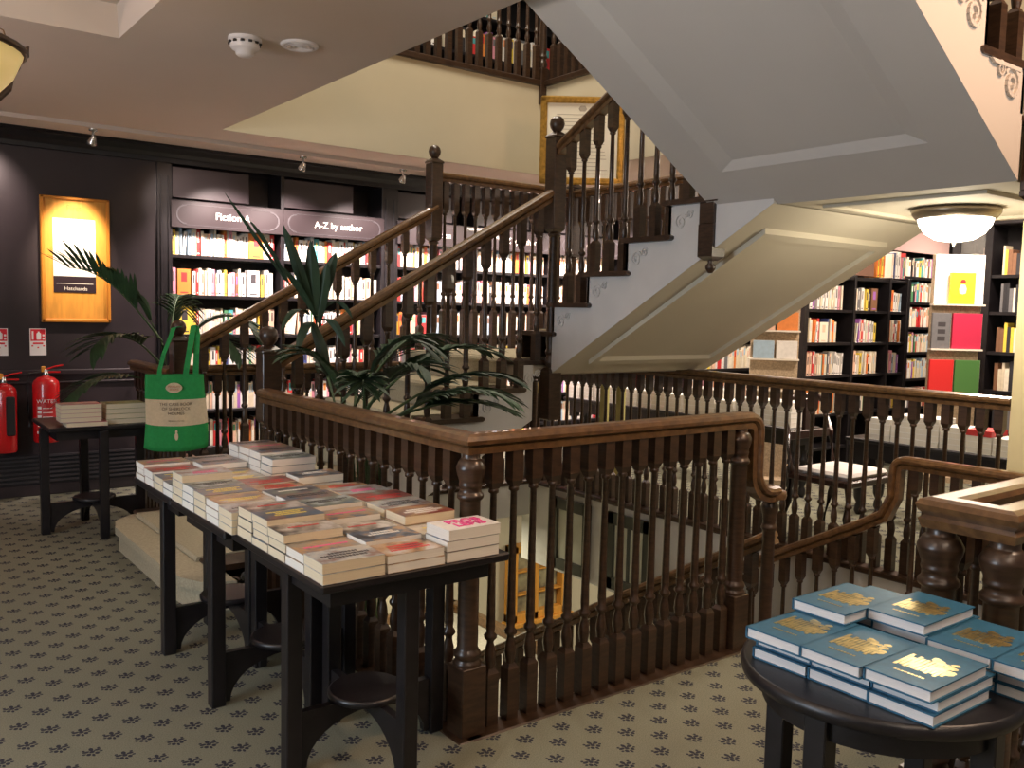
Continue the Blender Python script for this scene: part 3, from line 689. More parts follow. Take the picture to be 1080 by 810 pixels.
def square_table(name, label, x0, y0, x1, y1, ztop, c, r, group=None):
    T = thing(name, label, 'table', (c[0], c[1], 0), group)
    MB().box(x0,y0,ztop-.028,x1,y1,ztop).build('tabletop', BLACK, T, bevel=.006)
    MB().box(x0+.05,y0+.05,ztop-.085,x1-.05,y1-.05,ztop-.028).build('apron', BLACK, T)
    cross_base(T, c[0], c[1], r, ztop-.03)
    return T
ZT = .72
tt = [(1.03,3.60,1.68,4.16,(1.355,3.83)), (1.03,2.975,1.68,3.597,(1.355,3.22)), (1.055,2.25,1.715,2.972,(1.385,2.60))]
tl = ['farthest of the row of three', 'middle one of the row of three', 'nearest of the row of three']
for (a,b_,c,d,ctr), l in zip(tt, tl): square_table('display_table', 'black arch-footed display table loaded with paperbacks, '+l, a,b_,c,d,ZT,ctr,.268, 'black display tables in a row')
square_table('display_table', 'small black table with two stacks of books beside the fire extinguishers', 1.0,5.98,1.62,6.58,ZT,(1.31,6.03+.24),.29)

# table books
TBM = {}
ART = []
def art_mat(k):
    r = random.Random(100+k); m = bpy.data.materials.new('cover_art'); m.use_nodes = True; nt = m.node_tree; b = nt.nodes['Principled BSDF']; b.inputs['Roughness'].default_value = .3
    tc = _node(nt,'ShaderNodeTexCoord'); mp = _node(nt,'ShaderNodeMapping'); nt.links.new(tc.outputs['Object'], mp.inputs[0]); mp.inputs['Location'].default_value = (k*1.3, k*.7, 0)
    n = _node(nt,'ShaderNodeTexNoise'); n.inputs['Scale'].default_value = r.uniform(8,20); n.inputs['Detail'].default_value = 5; nt.links.new(mp.outputs[0], n.inputs[0])
    cr = _node(nt,'ShaderNodeValToRGB'); e = cr.color_ramp.elements
    pool = [(.62,.58,.5),(.16,.17,.2),(.34,.09,.07),(.1,.15,.22),(.5,.42,.3),(.22,.26,.22),(.45,.28,.14),(.26,.16,.13),(.45,.5,.52),(.05,.05,.06),(.6,.58,.55),(.30,.27,.22)]
    cs = r.sample(pool, 3)
    e[0].position = .38; e[0].color = cs[0]+(1,); e[1].position = .62; e[1].color = cs[1]+(1,); q = e.new(.5); q.color = cs[2]+(1,)
    nt.links.new(n.outputs[0], cr.inputs[0]); nt.links.new(cr.outputs[0], b.inputs['Base Color'])
    return m
ART = [art_mat(k) for k in range(14)]
TITLE = [INKW, INK, mat('title_red',(.65,.05,.05),.4), mat('title_yellow',(.8,.65,.15),.4), mat('title_pink',(.8,.08,.3),.4)]
rt = random.Random(21)
def flat_book_meshes(w, l, t, k, hard=False):
    """w along x, l along y, spine on +y ... pages visible on -x and -y; origin at centre bottom"""
    c = MB(); e = .0025 if hard else .0012; o = .003 if hard else 0
    c.box(-w/2,-l/2,0,w/2,l/2,e).box(-w/2,-l/2,t-e,w/2,l/2,t).box(-w/2,l/2-e,0,w/2,l/2,t)
    p = MB(); p.box(-w/2+o+.0008,-l/2+o+.0008,e,w/2-o-.0008,l/2-e,t-e)
    return c, p
def flat_book(name, x, y, z, w, l, t, k, rz, label, cat, group, title=True, hard=False, cov=None, pg=None):
    key = (k, hard, cov)
    if key not in TBM:
        c, p = flat_book_meshes(1,1,1,k) if False else flat_book_meshes(w,l,t,k,hard)
        cm = c.mesh('cover', [ART[k % len(ART)] if cov is None else MATS[cov]]); pm = p.mesh('page_block', pg or (PAGE if k % 3 else PAGEC))
        tm = None
        if cov is None:
            q = MB(); ty = rt.uniform(-.01,.03)
            for j in range(rt.randint(1,3)):
                yy = ty+j*-.022; ww = w*rt.uniform(.18,.38)
                xx = -ww
                while xx < ww:
                    lw = rt.uniform(.006,.012); q.box(xx, yy-.008, t, xx+lw*.75, yy+.006, t+.0006); xx += lw
            tm = q.mesh('cover_title', TITLE[k % 5])
        TBM[key] = (cm, pm, tm, t)
    cm, pm, tm, t0 = TBM[key]
    T = thing(name, label, cat, (x,y,z), group, rz); T.scale = (1,1,t/t0)
    for nm, me in (('cover',cm),('page_block',pm)):
        o = bpy.data.objects.new(nm, me); C.objects.link(o); o.parent = T
        if nm == 'cover': cv = o
    if title and tm:
        o = bpy.data.objects.new('cover_title', tm); C.objects.link(o); o.parent = cv
    return T
cols = [(1.137,.198),(1.345,.198),(1.553,.198)]
ys = []; y = 2.315
while y < 4.14: ys.append(y); y += .1345
COLN = ['aisle-side','middle','rail-side']
for ci, (cx, w) in enumerate(cols):
    for ri, yy in enumerate(ys):
        near = ri < 5
        if ri in (10,11,12,13) : nb = rt.choice([2,2,3]) if ci < 2 else 4
        else: nb = rt.choice([3,3,3,4]) if ci == 0 else rt.choice([2,3,3])
        if ri == 0: nb = [1,1,2][ci]+1
        if ri == 1: nb = [2,2,2][ci]
        special = ri == 0 and ci == 2
        k = rt.randrange(14); t = rt.uniform(.024,.034); z = ZT+.0005; ox = .02 if yy < 2.95 else 0
        for j in range(nb):
            top = j == nb-1
            if special and top: CVX = 'cover_white'; cover_mat('white'); MATS['cover_white'] = cover_mat('white')
            else: CVX = None
            bk = flat_book('paperback', cx+ox+rt.uniform(-.003,.003), yy+rt.uniform(-.002,.002), z, .198, .130, t, k, rt.uniform(-.012,.012),
                      f'{"topmost paperback" if top else "paperback "+ordinal(j+1)+" from bottom"}, {ordinal(ri+1)} stack from near end, {COLN[ci]} column of the long table', 'book', 'paperbacks stacked on the long book table', title=top, cov=CVX)
            if CVX:
                cvo = [q for q in bk.children if q.name.startswith('cover')][0]
                for w_, yy_ in (('PROB', .022), ('LEMS', -.022)):
                    q = text('cover_lettering', w_, .052, TITLE[4], None, (0,0,0), (0,0,0)); q.parent = cvo; q.location = (.01, yy_, t+.0015)
            z += t+.0006
# small table: five red-white books and a thicker stack
z = ZT+.0005
MATS['cover_red_art'] = mat('cover_red_art', (.5,.12,.14), .4, col2=(.35,.28,.3), nscale=14)
MATS['cover_olive_art'] = mat('cover_olive_art', (.30,.30,.12), .4, noise=.3, nscale=14)
for j in range(5):
    dx = .0 if j else .03
    flat_book('paperback', 1.19+dx, 6.09-(.03 if j == 0 else 0), z, .235, .16, .027, 30, .01*j-.02, f'paperback with red cover, {"bottom" if j == 0 else ("top" if j == 4 else ordinal(j+1)+" up")} of the left stack, small table', 'book', 'left stack on the small table', cov='cover_red_art'); z += .0276
z = ZT+.0005
for j in range(4):
    flat_book('paperback', 1.46, 6.12, z, .24, .17, .032, 31, .01*j, f'thick paperback, {"bottom" if j == 0 else ("top" if j == 3 else ordinal(j+1)+" from the bottom")} of the right stack on the small table', 'book', 'right stack on the small table', cov='cover_olive_art', pg=PAGEC); z += .0326

# ------------------------------------------------------------------ round table and blue books
RT = thing('round_table', 'round black table holding stacks of blue and gold hardbacks', 'table', (1.85,1.045,0))
b = MB(); b.lathe([(.285,ZT-.035),(.298,ZT-.03),(.302,ZT-.015),(.298,ZT-.003),(.292,ZT)], 1.85, 1.045, 64); b.build('tabletop', BLACK, RT)
b = MB(); b.lathe([(.25,ZT-.09),(.25,ZT-.035)], 1.85, 1.045, 48); b.build('apron', BLACK, RT)
cross_base(RT, 1.85, 1.045, .24, ZT-.04, rot=math.radians(4), leg=.025, disc=.12)
BLUE = mat('blue_book_cloth', (.022,.13,.24), .48, noise=.2, nscale=40)
SP = {}
def blue_book(x, y, z, rz, label):
    w, l, t = .228, .142, .0265
    if not SP:
        c = MB(); e = .003
        c.box(-w/2,-l/2,0,w/2,l/2,e).box(-w/2,-l/2,t-e,w/2,l/2,t).box(-w/2,l/2-.004,0,w/2,l/2,t); SP['c'] = c.mesh('cover', BLUE)
        p = MB(); p.box(-w/2+.003,-l/2+.004,e,w/2-.003,l/2-.004,t-e); SP['p'] = p.mesh('page_block', mat('white_pages', (.82,.80,.80), .8, noise=.1, nscale=3, stretch=(1,1,300)))
        q = MB(); r = random.Random(3)
        # embossed gold building silhouette: towers, roofs and clouds of foliage (top of the picture towards +x? reads from the west)
        for k in range(11):
            u0 = -.045+k*.009; hgt = .03+.03*abs(math.sin(k*1.7))
            q.box(-.02-hgt*.4, u0-.0038, t, -.02+hgt, u0+.0035, t+.0006)
        for k in range(22):
            a = r.uniform(0,2*PI); rr = r.uniform(.4,1); cx_, cy_ = .012+math.cos(a)*.046*rr, math.sin(a)*.056*rr; s_ = r.uniform(.006,.013)
            q.add([(cx_+s_*math.cos(2*PI*j/7)*r.uniform(.7,1.1), cy_+s_*math.sin(2*PI*j/7), t+.0005) for j in range(7)], [tuple(range(7))])
        for k in range(9): q.box(-.072, -.032+k*.0072, t, -.066, -.027+k*.0072, t+.0005)
        SP['g'] = q.mesh('gold_decoration', GOLD)
    T = thing('blue_hardback', label, 'book', (x,y,z), 'blue hardbacks on the round table', rz)
    for nm in 'cp':
        o = bpy.data.objects.new({'c':'cover','p':'page_block'}[nm], SP[nm]); C.objects.link(o); o.parent = T
        if nm == 'c': cv = o
    o = bpy.data.objects.new('gold_decoration', SP['g']); C.objects.link(o); o.parent = cv; o['label'] = 'gold foil picture of a building'
    return T
rbk = random.Random(9)
lay = [('west', 1.738, [.882,1.024,1.166], 3), ('east', 1.992, [.752,.894,1.036,1.178], 4)]
for rn, xx, yl, nb in lay:
    for yi, yy in enumerate(yl):
        n = [3,3,3,3][yi] if rn == 'west' else [3,3,4,4][yi]
        for j in range(n):
            dx = rbk.uniform(-.006,.006) + (.006 if j % 2 else 0); dy = rbk.uniform(-.003,.003)*(.5)
            if j < n-1: dx += .026
            if rn == 'east' and yi == 3 and j == 3: dx -= .09
            if rn == 'east': dx += .012
            pos = ['nearest','second','third','farthest'][yi]
            blue_book(xx+dx, yy+dy, ZT+.0005+j*.0271, rbk.uniform(-.01,.01), f'blue hardback, {"topmost" if j == n-1 else ordinal(j+1)+" up"} in the {pos} stack of the {"aisle-side" if rn == "west" else "rail-side"} row')

# ------------------------------------------------------------------ east side: low tables with white book stacks, chair, stands
def low_table(label, x0, y0, x1, y1, z):
    T = thing('turned_leg_table', label, 'table', ((x0+x1)/2,(y0+y1)/2,0))
    MB().box(x0,y0,z-.03,x1,y1,z).build('tabletop', BLACK, T, bevel=.006)
    MB().box(x0+.05,y0+.05,z-.15,x1-.05,y1-.05,z-.03).build('apron', BLACK, T)
    for (x,y) in ((x0+.09,y0+.09),(x1-.09,y0+.09),(x0+.09,y1-.09),(x1-.09,y1-.09)):
        b = MB(); b.box(x-.04,y-.04,z-.2,x+.04,y+.04,z-.15); b.lathe([(.02,0),(.035,.03),(.03,.07),(.022,.09),(.04,.13),(.045,.2),(.03,.27),(.02,.29),(.036,.30),(.036,.32),(.025,.34),(.035,z-.2)], x, y, 14); b.build('leg', BLACK, T)
    return T
low_table('low black table with turned legs stacked with white books, behind the armchair', 6.15,2.35,6.60,3.85,.60)
low_table('long low black table of white books beyond the far balustrade, left of the armchair', 6.15,4.3,6.50,7.2,.60)
WB = MB(); WB.box(-.12,-.085,0,.12,.085,.003).box(-.12,-.085,.037,.12,.085,.04).box(-.12,.082,0,.12,.085,.04)
wbc = WB.mesh('cover', mat('white_jacket',(.80,.79,.76),.4)); WB2 = MB(); WB2.box(-.118,-.083,.003,.118,.082,.037); wbp = WB2.mesh('page_block', PAGE)
wbr = MB().box(-.12,-.085,0,.12,.085,.04).mesh('cover', cover_mat('red'))
rw = random.Random(4)
def white_stack(x, y, n, which, tabl, red=False):
    for j in range(n):
        top = j == n-1
        T = thing('hardback_book', f'{"red" if red and top else "white"} hardback, {"top" if top else ordinal(j+1)+" up"}, {which} stack, {tabl}', 'book', (x+rw.uniform(-.005,.005), y, .6005+j*.0405), 'book stacks on the '+tabl)
        for nm, me in (('cover', wbr if (red and top) else wbc),('page_block',wbp)):
            o = bpy.data.objects.new(nm, me); C.objects.link(o); o.parent = T
k = 0
for yy, n in zip([2.5+.182*i for i in range(7)], [3,3,4,4,5,5,4]):
    white_stack(6.30, yy, n, ordinal(k+1)+' from near end', 'low table behind the armchair', red=(k == 2)); k += 1
k = 0
for yy in [4.45+.2*i for i in range(14)]:
    white_stack(6.30, yy, rw.choice([4,5,5,6]), ordinal(k+1)+' from near end', 'long low table beyond the stairwell'); k += 1

T = thing('display_rack', 'slim rack of two pale yellow posts just beyond the far balustrade', 'rack', (5.25,5.45,0))
YP = mat('pale_yellow_paint', (.62,.58,.22), .5)
for yy in (5.62,5.42):
    MB().box(5.25,yy-.035,0,5.30,yy+.035,1.35).build('post', YP, T, bevel=.004)
MB().box(5.18,5.35,0,5.38,5.69,.03).build('foot', YP, T, bevel=.004)
MB().box(5.25,5.385,1.30,5.30,5.655,1.36).build('crossbar', YP, T, bevel=.004)
# armchair
AC = thing('armchair', 'dark wooden chair with white seat cushion behind the far balustrade', 'chair', (5.42,3.42,0))
ACM = mat('dark_mahogany', (.03,.012,.008), .3, coat=.3)
cx, cy, hw, hd = 5.42, 3.42, .25, .22
for sx in (-1,1):
    b = MB(); b.tube([(cx+sx*hw,cy+hd+.06,0),(cx+sx*hw,cy+hd,.25),(cx+sx*hw,cy+hd-.01,.45),(cx+sx*hw,cy+hd+.03,.7),(cx+sx*(hw-.02),cy+hd+.08,.93)], [.02,.022,.024,.022,.02], 10); b.build('leg', ACM, AC)
    b = MB(); b.tube([(cx+sx*hw,cy-hd-.02,0),(cx+sx*hw,cy-hd,.2),(cx+sx*hw,cy-hd,.44)], [.016,.022,.027], 10); b.build('leg', ACM, AC)
b = MB(); b.box(cx-hw-.02,cy-hd-.02,.40,cx+hw+.02,cy+hd+.01,.45); b.build('seat_frame', ACM, AC, bevel=.01)
b = MB(); b.box(cx-hw+.01,cy-hd,.45,cx+hw-.01,cy+hd-.03,.49); b.build('seat_cushion', mat('white_cushion',(.75,.72,.70),.8), AC, bevel=.018)
b = MB(); b.tube([(cx-hw,cy+hd+.07,.90),(cx-hw*.6,cy+hd+.09,.945),(cx,cy+hd+.10,.955),(cx+hw*.6,cy+hd+.09,.945),(cx+hw,cy+hd+.07,.90)], .022, 10); b.build('top_rail', ACM, AC)
b = MB(); b.box(cx-hw,cy+hd+.02,.66,cx+hw,cy+hd+.045,.72); b.build('back_rail', ACM, AC, bevel=.006)
b = MB(); b.box(cx-.06,cy+hd+.03,.70,cx+.06,cy+hd+.06,.94); b.build('back_splat', ACM, AC, bevel=.006)

def display_stand(name, label, cx, cy, rz, w, top, ledges, panelm):
    T = thing(name, label, 'display stand', (cx,cy,0), rz=rz)
    MB().box(-w/2,-.02,.0,w/2,.02,top).build('panel', panelm, T, loc=(0,0,0), bevel=.004)
    MB().box(-w/2,-.20,0,w/2,.2,.05).build('base', panelm, T, loc=(0,0,0))
    for z in ledges: MB().box(-w/2-.02,-.10,z-.015,w/2+.0,-.02,z).build('ledge', mat('white_ledge',(.78,.72,.62),.4), T, loc=(0,0,0))
    return T
TANM = mat('beige_weave', (.50,.38,.25), .8, noise=.35, nscale=60)
WP = mat('white_board', (.85,.83,.80), .4)
ang = -math.atan2(8.55-0, 4.18)*.0 + math.radians(-38)
sx_, sy_ = 8.35, 4.16
st = display_stand('display_stand', 'white and beige book display stand with yellow poster cover at the right', sx_, sy_, ang, .46, 2.12, [1.66,1.245,.80], TANM)
MB().box(-.22,-.035,1.66,.235,-.02,2.12).build('header_board', WP, st, loc=(0,0,0))
def face_book(name, label, dx, z, w, h, m, extra=None, th=.03, base=(sx_,sy_), a=ang, y=-.065):
    ca, sa = math.cos(a), math.sin(a); yy = y
    T = thing(name, label, 'book', (base[0]+ca*dx-sa*yy, base[1]+sa*dx+ca*yy, z+.0005), rz=a)
    MB().box(-w/2,-th/2,0,w/2,th/2,h).build('cover', m, T, loc=(0,0,0), bevel=.002)
    MB().box(w/2-.001,-th/2+.003,.004,w/2+.001,th/2-.003,h-.004).build('page_block', PAGE, T, loc=(0,0,0))
    if extra: extra(T, w, h, th)
    return T
def yel(T, w, h, th):
    b = MB(); b.box(-w*.44,-th/2-.001,.01,w*.44,-th/2,.012).box(-w*.44,-th/2-.001,.07,w*.44,-th/2,.072); b.build('title_band', mat('title_orange',(.8,.25,.03),.4), T, loc=(0,0,0))
    b = MB(); b.lathe([(.001,.0),(.03,.01),(.036,.05),(.02,.09)], 0, 0, 12); b.v = [(x_, -th/2-.0012+y_*.02, z_+.09) for x_,y_,z_ in b.v]; b.build('cover_figure', INKW, T, loc=(0,0,0))
    b = MB(); b.lathe([(.001,.0),(.026,.005),(.022,.03),(.002,.04)], 0, 0, 12); b.v = [(x_, -th/2-.0012+y_*.02, z_+.19) for x_,y_,z_ in b.v]; b.build('cover_hat', cover_mat('red'), T, loc=(0,0,0))
face_book('face_out_book', 'yellow book with a red-hatted white figure on its cover, on the white display stand', .02, 1.66, .23, .29, mat('bright_yellow',(.85,.62,.04),.4), yel)
def greyc(T, w, h, th):
    b = MB()
    for k in range(3): b.box(-w*.2,-th/2-.001,h*.22+k*h*.2,w*.22,-th/2,h*.34+k*h*.2)
    b.build('cover_title', INK, T, loc=(0,0,0))
face_book('face_out_book', 'dark grey book beside the crimson one on the display stand', -.155, 1.245, .17, .33, cover_mat('grey'), greyc)
face_book('face_out_book', 'crimson book beside the dark grey one on the display stand', .085, 1.245, .27, .33, mat('crimson_cloth',(.55,.03,.08),.4))
face_book('face_out_book', 'bright red book at the foot of the display stand', -.13, .80, .22, .34, mat('scarlet_cloth',(.65,.03,.03),.4))
face_book('face_out_book', 'dark green book at the foot of the display stand', .11, .80, .23, .34, mat('green_cloth',(.07,.19,.05),.45))
a2 = math.radians(-48)
b2 = (6.75,4.98)
st2 = display_stand('display_stand', 'beige book display stand left of the open bookcase, partly under the stair underside', b2[0], b2[1], a2, .42, 1.95, [1.62,1.385,1.13,.85], TANM)
for n_, (dx, z, m_, l_) in enumerate([(-.1,1.385,'peach','peach book on the middle ledge of the beige stand, left'),(.1,1.385,'orange','orange book on the middle ledge of the beige stand, right'),(-.1,1.13,'pale blue','pale blue book on the lower ledge of the beige stand, left'),(.1,1.13,'white','white book on the lower ledge of the beige stand, right'),(.05,1.62,'brown','brown book on the top ledge of the beige stand')]):
    face_book('face_out_book', l_, dx, z, .18, .16, cover_mat(m_), base=b2, a=a2)

# ------------------------------------------------------------------ north wall items
FR = mat('honey_wood', (.78,.36,.06), .4, noise=.2, nscale=5, stretch=(6,1,1))
P = thing('framed_noticeboard', 'honey wood framed poster with lit white sheet on the black wall', 'picture', (1.48,YB,1.33))
x0,x1,z0,z1 = 1.235,1.725,1.335,2.295; y = YB-.001
MB().box(x0,y-.02,z0,x1,y,z1).build('board', FR, P)
b = MB()
for q in ((x0,z0,x1,z0+.028),(x0,z1-.022,x1,z1),(x0,z0,x0+.026,z1),(x1-.026,z0,x1,z1)): b.box(q[0],y-.038,q[1],q[2],y-.02,q[3])
b.build('frame', mat('orange_wood_edge',(.62,.24,.03),.4), P, bevel=.006)
sh = MB().box(x0+.085,y-.023,1.66,x1-.105,y-.02,2.13).build('poster_sheet', mat('white_paper',(.88,.86,.80),.6), P)
MB().box(x0+.085,y-.0245,1.565,x1-.105,y-.02,1.69).build('caption_panel', mat('plum_black',(.03,.018,.025),.4), P)
MB().box(x0+.105,y-.0255,1.632,x1-.125,y-.0245,1.636).build('caption_line', SIGNT, P)
text('lettering', 'Hatchards', .04, SIGNT, P, ((x0+x1)/2-.005,y-.025,1.595), FACE_S)
text('lettering', 'First', .06, mat('carved_letters',(.42,.19,.03),.5), P, ((x0+x1)/2-.01,y-.021,2.21), FACE_S)
WS = mat('sign_white', (.85,.82,.8), .4); RS = mat('sign_red', (.7,.02,.04), .4)
def fire_sign(x, label):
    T = thing('fire_notice_sign', label, 'sign', (x,YB,1.08))
    MB().box(x-.056,YB-.004,1.08,x+.056,YB-.0005,1.285).build('plate', WS, T)
    b = MB(); b.box(x-.05,YB-.005,1.19,x+.05,YB-.004,1.28); b.build('red_panel', RS, T)
    b = MB(); b.lathe([(.013,1.2),(.016,1.205),(.016,1.245),(.006,1.255),(.006,1.262)], x+.005, 0, 10); b.v = [(a,YB-.0055+c*.01,d) for a,c,d in b.v]; b.box(x-.042,YB-.006,1.2,x-.03,YB-.005,1.265).box(x+.03,YB-.006,1.2,x+.045,YB-.005,1.215).box(x+.03,YB-.006,1.225,x+.045,YB-.005,1.24)
    b.build('pictogram', WS, T)
    b = MB(); b.box(x-.035,YB-.005,1.165,x+.035,YB-.004,1.178).box(x-.045,YB-.005,1.148,x-.033,YB-.004,1.158).box(x+.033,YB-.005,1.148,x+.045,YB-.004,1.158).box(x-.006,YB-.005,1.135,x+.006,YB-.004,1.145); b.build('notice_text', RS, T)
fire_sign(1.208, 'white and red fire extinguisher notice under the poster, right of two')
fire_sign(.95, 'white and red fire extinguisher notice at the left picture edge')
RED = mat('extinguisher_red', (.62,.012,.015), .25, coat=.5)
def extinguisher(x, z0, h, r, label, lab):
    y = YB-.13
    T = thing('fire_extinguisher', label, 'fire extinguisher', (x,y,z0))
    b = MB(); b.lathe([(r*.9,z0),(r,z0+.015),(r,z0+h-.06),(r*.92,z0+h-.035),(r*.6,z0+h-.01),(.022,z0+h),(.02,z0+h+.01)], x, y, 28); b.build('cylinder', RED, T)
    b = MB(); b.lathe([(.02,z0+h),(.024,z0+h+.01),(.018,z0+h+.03),(.015,z0+h+.05)], x, y, 12); v = b.build('valve', CHROME, T)
    b = MB(); b.tube([(x-.01,y,z0+h+.045),(x+.06,y,z0+h+.07),(x+.12,y,z0+h+.08)], .007, 8).tube([(x-.01,y,z0+h+.03),(x+.1,y,z0+h+.028)], .007, 8); b.build('handle', RED, v)
    b = MB(); b.box(x-.03,y-.012,z0+h+.03,x-.002,y+.012,z0+h+.075); b.build('safety_cap', mat('orange_plastic',(.8,.35,.05),.4), v, bevel=.004)
    b = MB(); b.tube([(x-.02,y,z0+h+.03),(x-r-.02,y-.01,z0+h+.02),(x-r-.035,y-.01,z0+h-.08),(x-r-.03,y,z0+h*.5),(x-r-.02,y,z0+.12)], [.008,.008,.008,.008,.012], 8); b.build('hose', mat('black_rubber',(.015,.015,.015),.5), T)
    MB().box(x-.04,y+r-.01,z0+.2,x+.04,YB-.001,z0+.26).build('wall_bracket', CHROME, T)
    # label band wrapped on the front of the cylinder
    def wrap(a0,a1,za,zb,rr=1.003,n=10):
        q = MB(); vs = []
        for k in range(n+1):
            a = math.radians(a0+(a1-a0)*k/n); vs += [(x+math.cos(a)*r*rr,y+math.sin(a)*r*rr,za),(x+math.cos(a)*r*rr,y+math.sin(a)*r*rr,zb)]
        q.add(vs, [(2*k,2*k+2,2*k+3,2*k+1) for k in range(n)]); return q
    if lab:
        pb = wrap(215,300,z0+.1,z0+.30).build('instruction_label', mat('label_red_print',(.55,.03,.03),.4), T)
        q = MB()
        for k in range(5):
            w_ = wrap(222,240,z0+.125+k*.033,z0+.145+k*.033,1.006,4); q.add(w_.v, w_.f); w_ = wrap(246,288,z0+.128+k*.033,z0+.134+k*.033,1.006,6); q.add(w_.v, w_.f)
        w_ = wrap(218,296,z0+.07,z0+.09,1.006,8); q.add(w_.v, w_.f)
        q.build('label_print', WS, pb)
        text('lettering', 'WATER', .04, WS, pb, (x-.012,y-r-.003,z0+.315), (PI/2,0,-.12))
    else:
        b = MB(); b.box(x-.0,y-r-.02,z0+.13,x+.06,y-r+.01,z0+.42); b.build('discharge_horn', mat('black_rubber',(.015,.015,.015),.5), T, bevel=.008)
extinguisher(1.235, .43, .50, .093, 'red water fire extinguisher with hose on the black wall, right of two', True)
extinguisher(.955, .37, .51, .085, 'red fire extinguisher with black horn at the left picture edge', False)

# gilt framed document above the landing
gf = thing('gilt_framed_document', 'large gilt-framed printed document hung by the first landing', 'picture', (4.99,5.69,2.568), rz=math.radians(-37))
w, h = .70, .72
b = MB()
for q in ((-w/2,0,w/2,.055),(-w/2,h-.055,w/2,h),(-w/2,0,-w/2+.055,h),(w/2-.055,0,w/2,h)): b.box(q[0],-.03,q[1],q[2],.01,q[3])
b.build('frame', GILT, gf, loc=(0,0,0), bevel=.012)
MB().box(-w/2+.05,-.008,.05,w/2-.05,0,h-.05).build('document', mat('old_paper',(.80,.76,.64),.6), gf, loc=(0,0,0))
b = MB(); r_ = random.Random(2)
for k in range(17):
    ww = .22*r_.uniform(.6,1); b.box(-ww,-.0095,.09+k*.030,ww,-.008,.095+k*.030)
b.lathe([(.02,0),(.035,.02),(.02,.045)],0,0,10); b.v = [(a, (-.009 if c > -.008 and False else c*.02-.009) if d < .05 and abs(a) < .04 else c, d+.60 if (d < .05 and abs(a) < .04) else d) for a,c,d in b.v]
b.build('print', mat('faded_ink',(.45,.40,.33),.7), gf, loc=(0,0,0))
# stairwell wall: two dark framed panels, orange framed case lower down
DF = mat('olive_black_frame', (.05,.055,.04), .4)
for (ya,yb_,l_) in ((5.36,5.86,'dark-framed pale panel on the stairwell wall, far one of two'),(4.66,5.16,'dark-framed pale panel on the stairwell wall, near one of two')):
    T = thing('framed_picture', l_, 'picture', (XE-.02,(ya+yb_)/2,-.72))
    x = XE-.021
    b = MB()
    for q in ((ya,-.72,yb_,-.62),(ya,-.19,yb_,-.09),(ya,-.72,ya+.09,-.09),(yb_-.09,-.72,yb_,-.09)): b.box(x-.03,q[0],q[1],x,q[2],q[3])
    b.build('frame', DF, T, bevel=.006)
    MB().box(x-.012,ya+.08,-.63,x,yb_-.08,-.17).build('pale_panel', mat('pale_green_panel',(.60,.62,.50),.5), T)
    MB().box(x-.02,(ya+yb_)/2-.015,-.63,x-.01,(ya+yb_)/2+.015,-.17).build('mullion', DF, T)
T = thing('glazed_wall_case', 'orange wood framed display case low on the wall of the floor below', 'cabinet', (6.2,7.93,-1.98))
x0,x1,z0,z1 = 5.98,6.86,-2.05,-1.16
b = MB()
for q in ((x0,z0,x1,z0+.09),(x0,z1-.08,x1,z1),(x0,z0,x0+.09,z1),(x1-.13,z0,x1,z1),(x0+.34,z0,x0+.40,z1)): b.box(q[0],7.80,q[1],q[2],7.94,q[3])
b.build('frame', FR, T, bevel=.006)
MB().box(x0+.05,7.90,z0+.05,x1-.05,7.94,z1-.05).build('back_panel', mat('case_back',(.45,.42,.25),.5,col2=(.10,.08,.06),nscale=6), T)
for z in (-1.75,-1.48): MB().box(x0+.09,7.82,z,x1-.13,7.90,z+.02).build('shelf', FR, T)
MB().box(x0-.03,7.76,z0-.05,x1+.03,7.945,z0).build('sill', FR, T, bevel=.006)
# colourful books on a table of the floor below
low = thing('lower_floor_table', 'table on the floor below glimpsed between the balusters', 'table', (5.5,3.6,-3.6))
MB().box(4.9,3.0,-2.9,6.6,4.4,-2.86).build('tabletop', BLACK, low)
for (x,y) in ((4.98,3.08),(6.52,3.08),(4.98,4.32),(6.52,4.32)): MB().box(x-.03,y-.03,-3.6,x+.03,y+.03,-2.9).build('leg', BLACK, low)
rr = random.Random(8); k = 0
for i in range(4):
    for j in range(3):
        flat_book('paperback', 5.03+i*.28, 3.15+j*.27, -2.8595, .198, .13, .03, rr.randrange(14), rr.uniform(-.1,.1), f'book lying in row {ordinal(j+1)}, {ordinal(i+1)} along, on the table of the floor below', 'book', 'books on the lower floor table')

# ------------------------------------------------------------------ ceiling items
def on_ceiling(): pass
T = thing('smoke_detector', 'white stepped smoke detector on the ceiling', 'smoke detector', (1.60,4.30,CZ-.09))
MB().lathe([(.078,CZ),(.08,CZ-.012),(.07,CZ-.018)], 1.60,4.30,28).build('base', PLASTIC, T)
b = MB(); b.lathe([(.068,CZ-.016),(.070,CZ-.045),(.062,CZ-.055),(.045,CZ-.06),(.042,CZ-.078),(.03,CZ-.088),(.002,CZ-.09)],1.60,4.30,28); b.build('sensor_head', PLASTIC, T)
b = MB()
for k in range(12):
    a = 2*PI*k/12; b.box(1.60+.069*math.cos(a)-.008,4.30+.069*math.sin(a)-.008,CZ-.032,1.60+.069*math.cos(a)+.008,4.30+.069*math.sin(a)+.008,CZ-.022)
b.build('vent_slots', DARK, T)
T = thing('ceiling_speaker', 'round white slotted speaker grille on the ceiling beside the smoke detector', 'speaker', (1.845,4.22,CZ-.02))
MB().lathe([(.092,CZ),(.092,CZ-.008),(.080,CZ-.016),(.074,CZ-.012)],1.845,4.22,32).build('rim', PLASTIC, T)
b = MB(); b.lathe([(.074,CZ-.006),(.002,CZ-.0062)],1.845,4.22,28); b.build('recess', DARK, T)
b = MB()
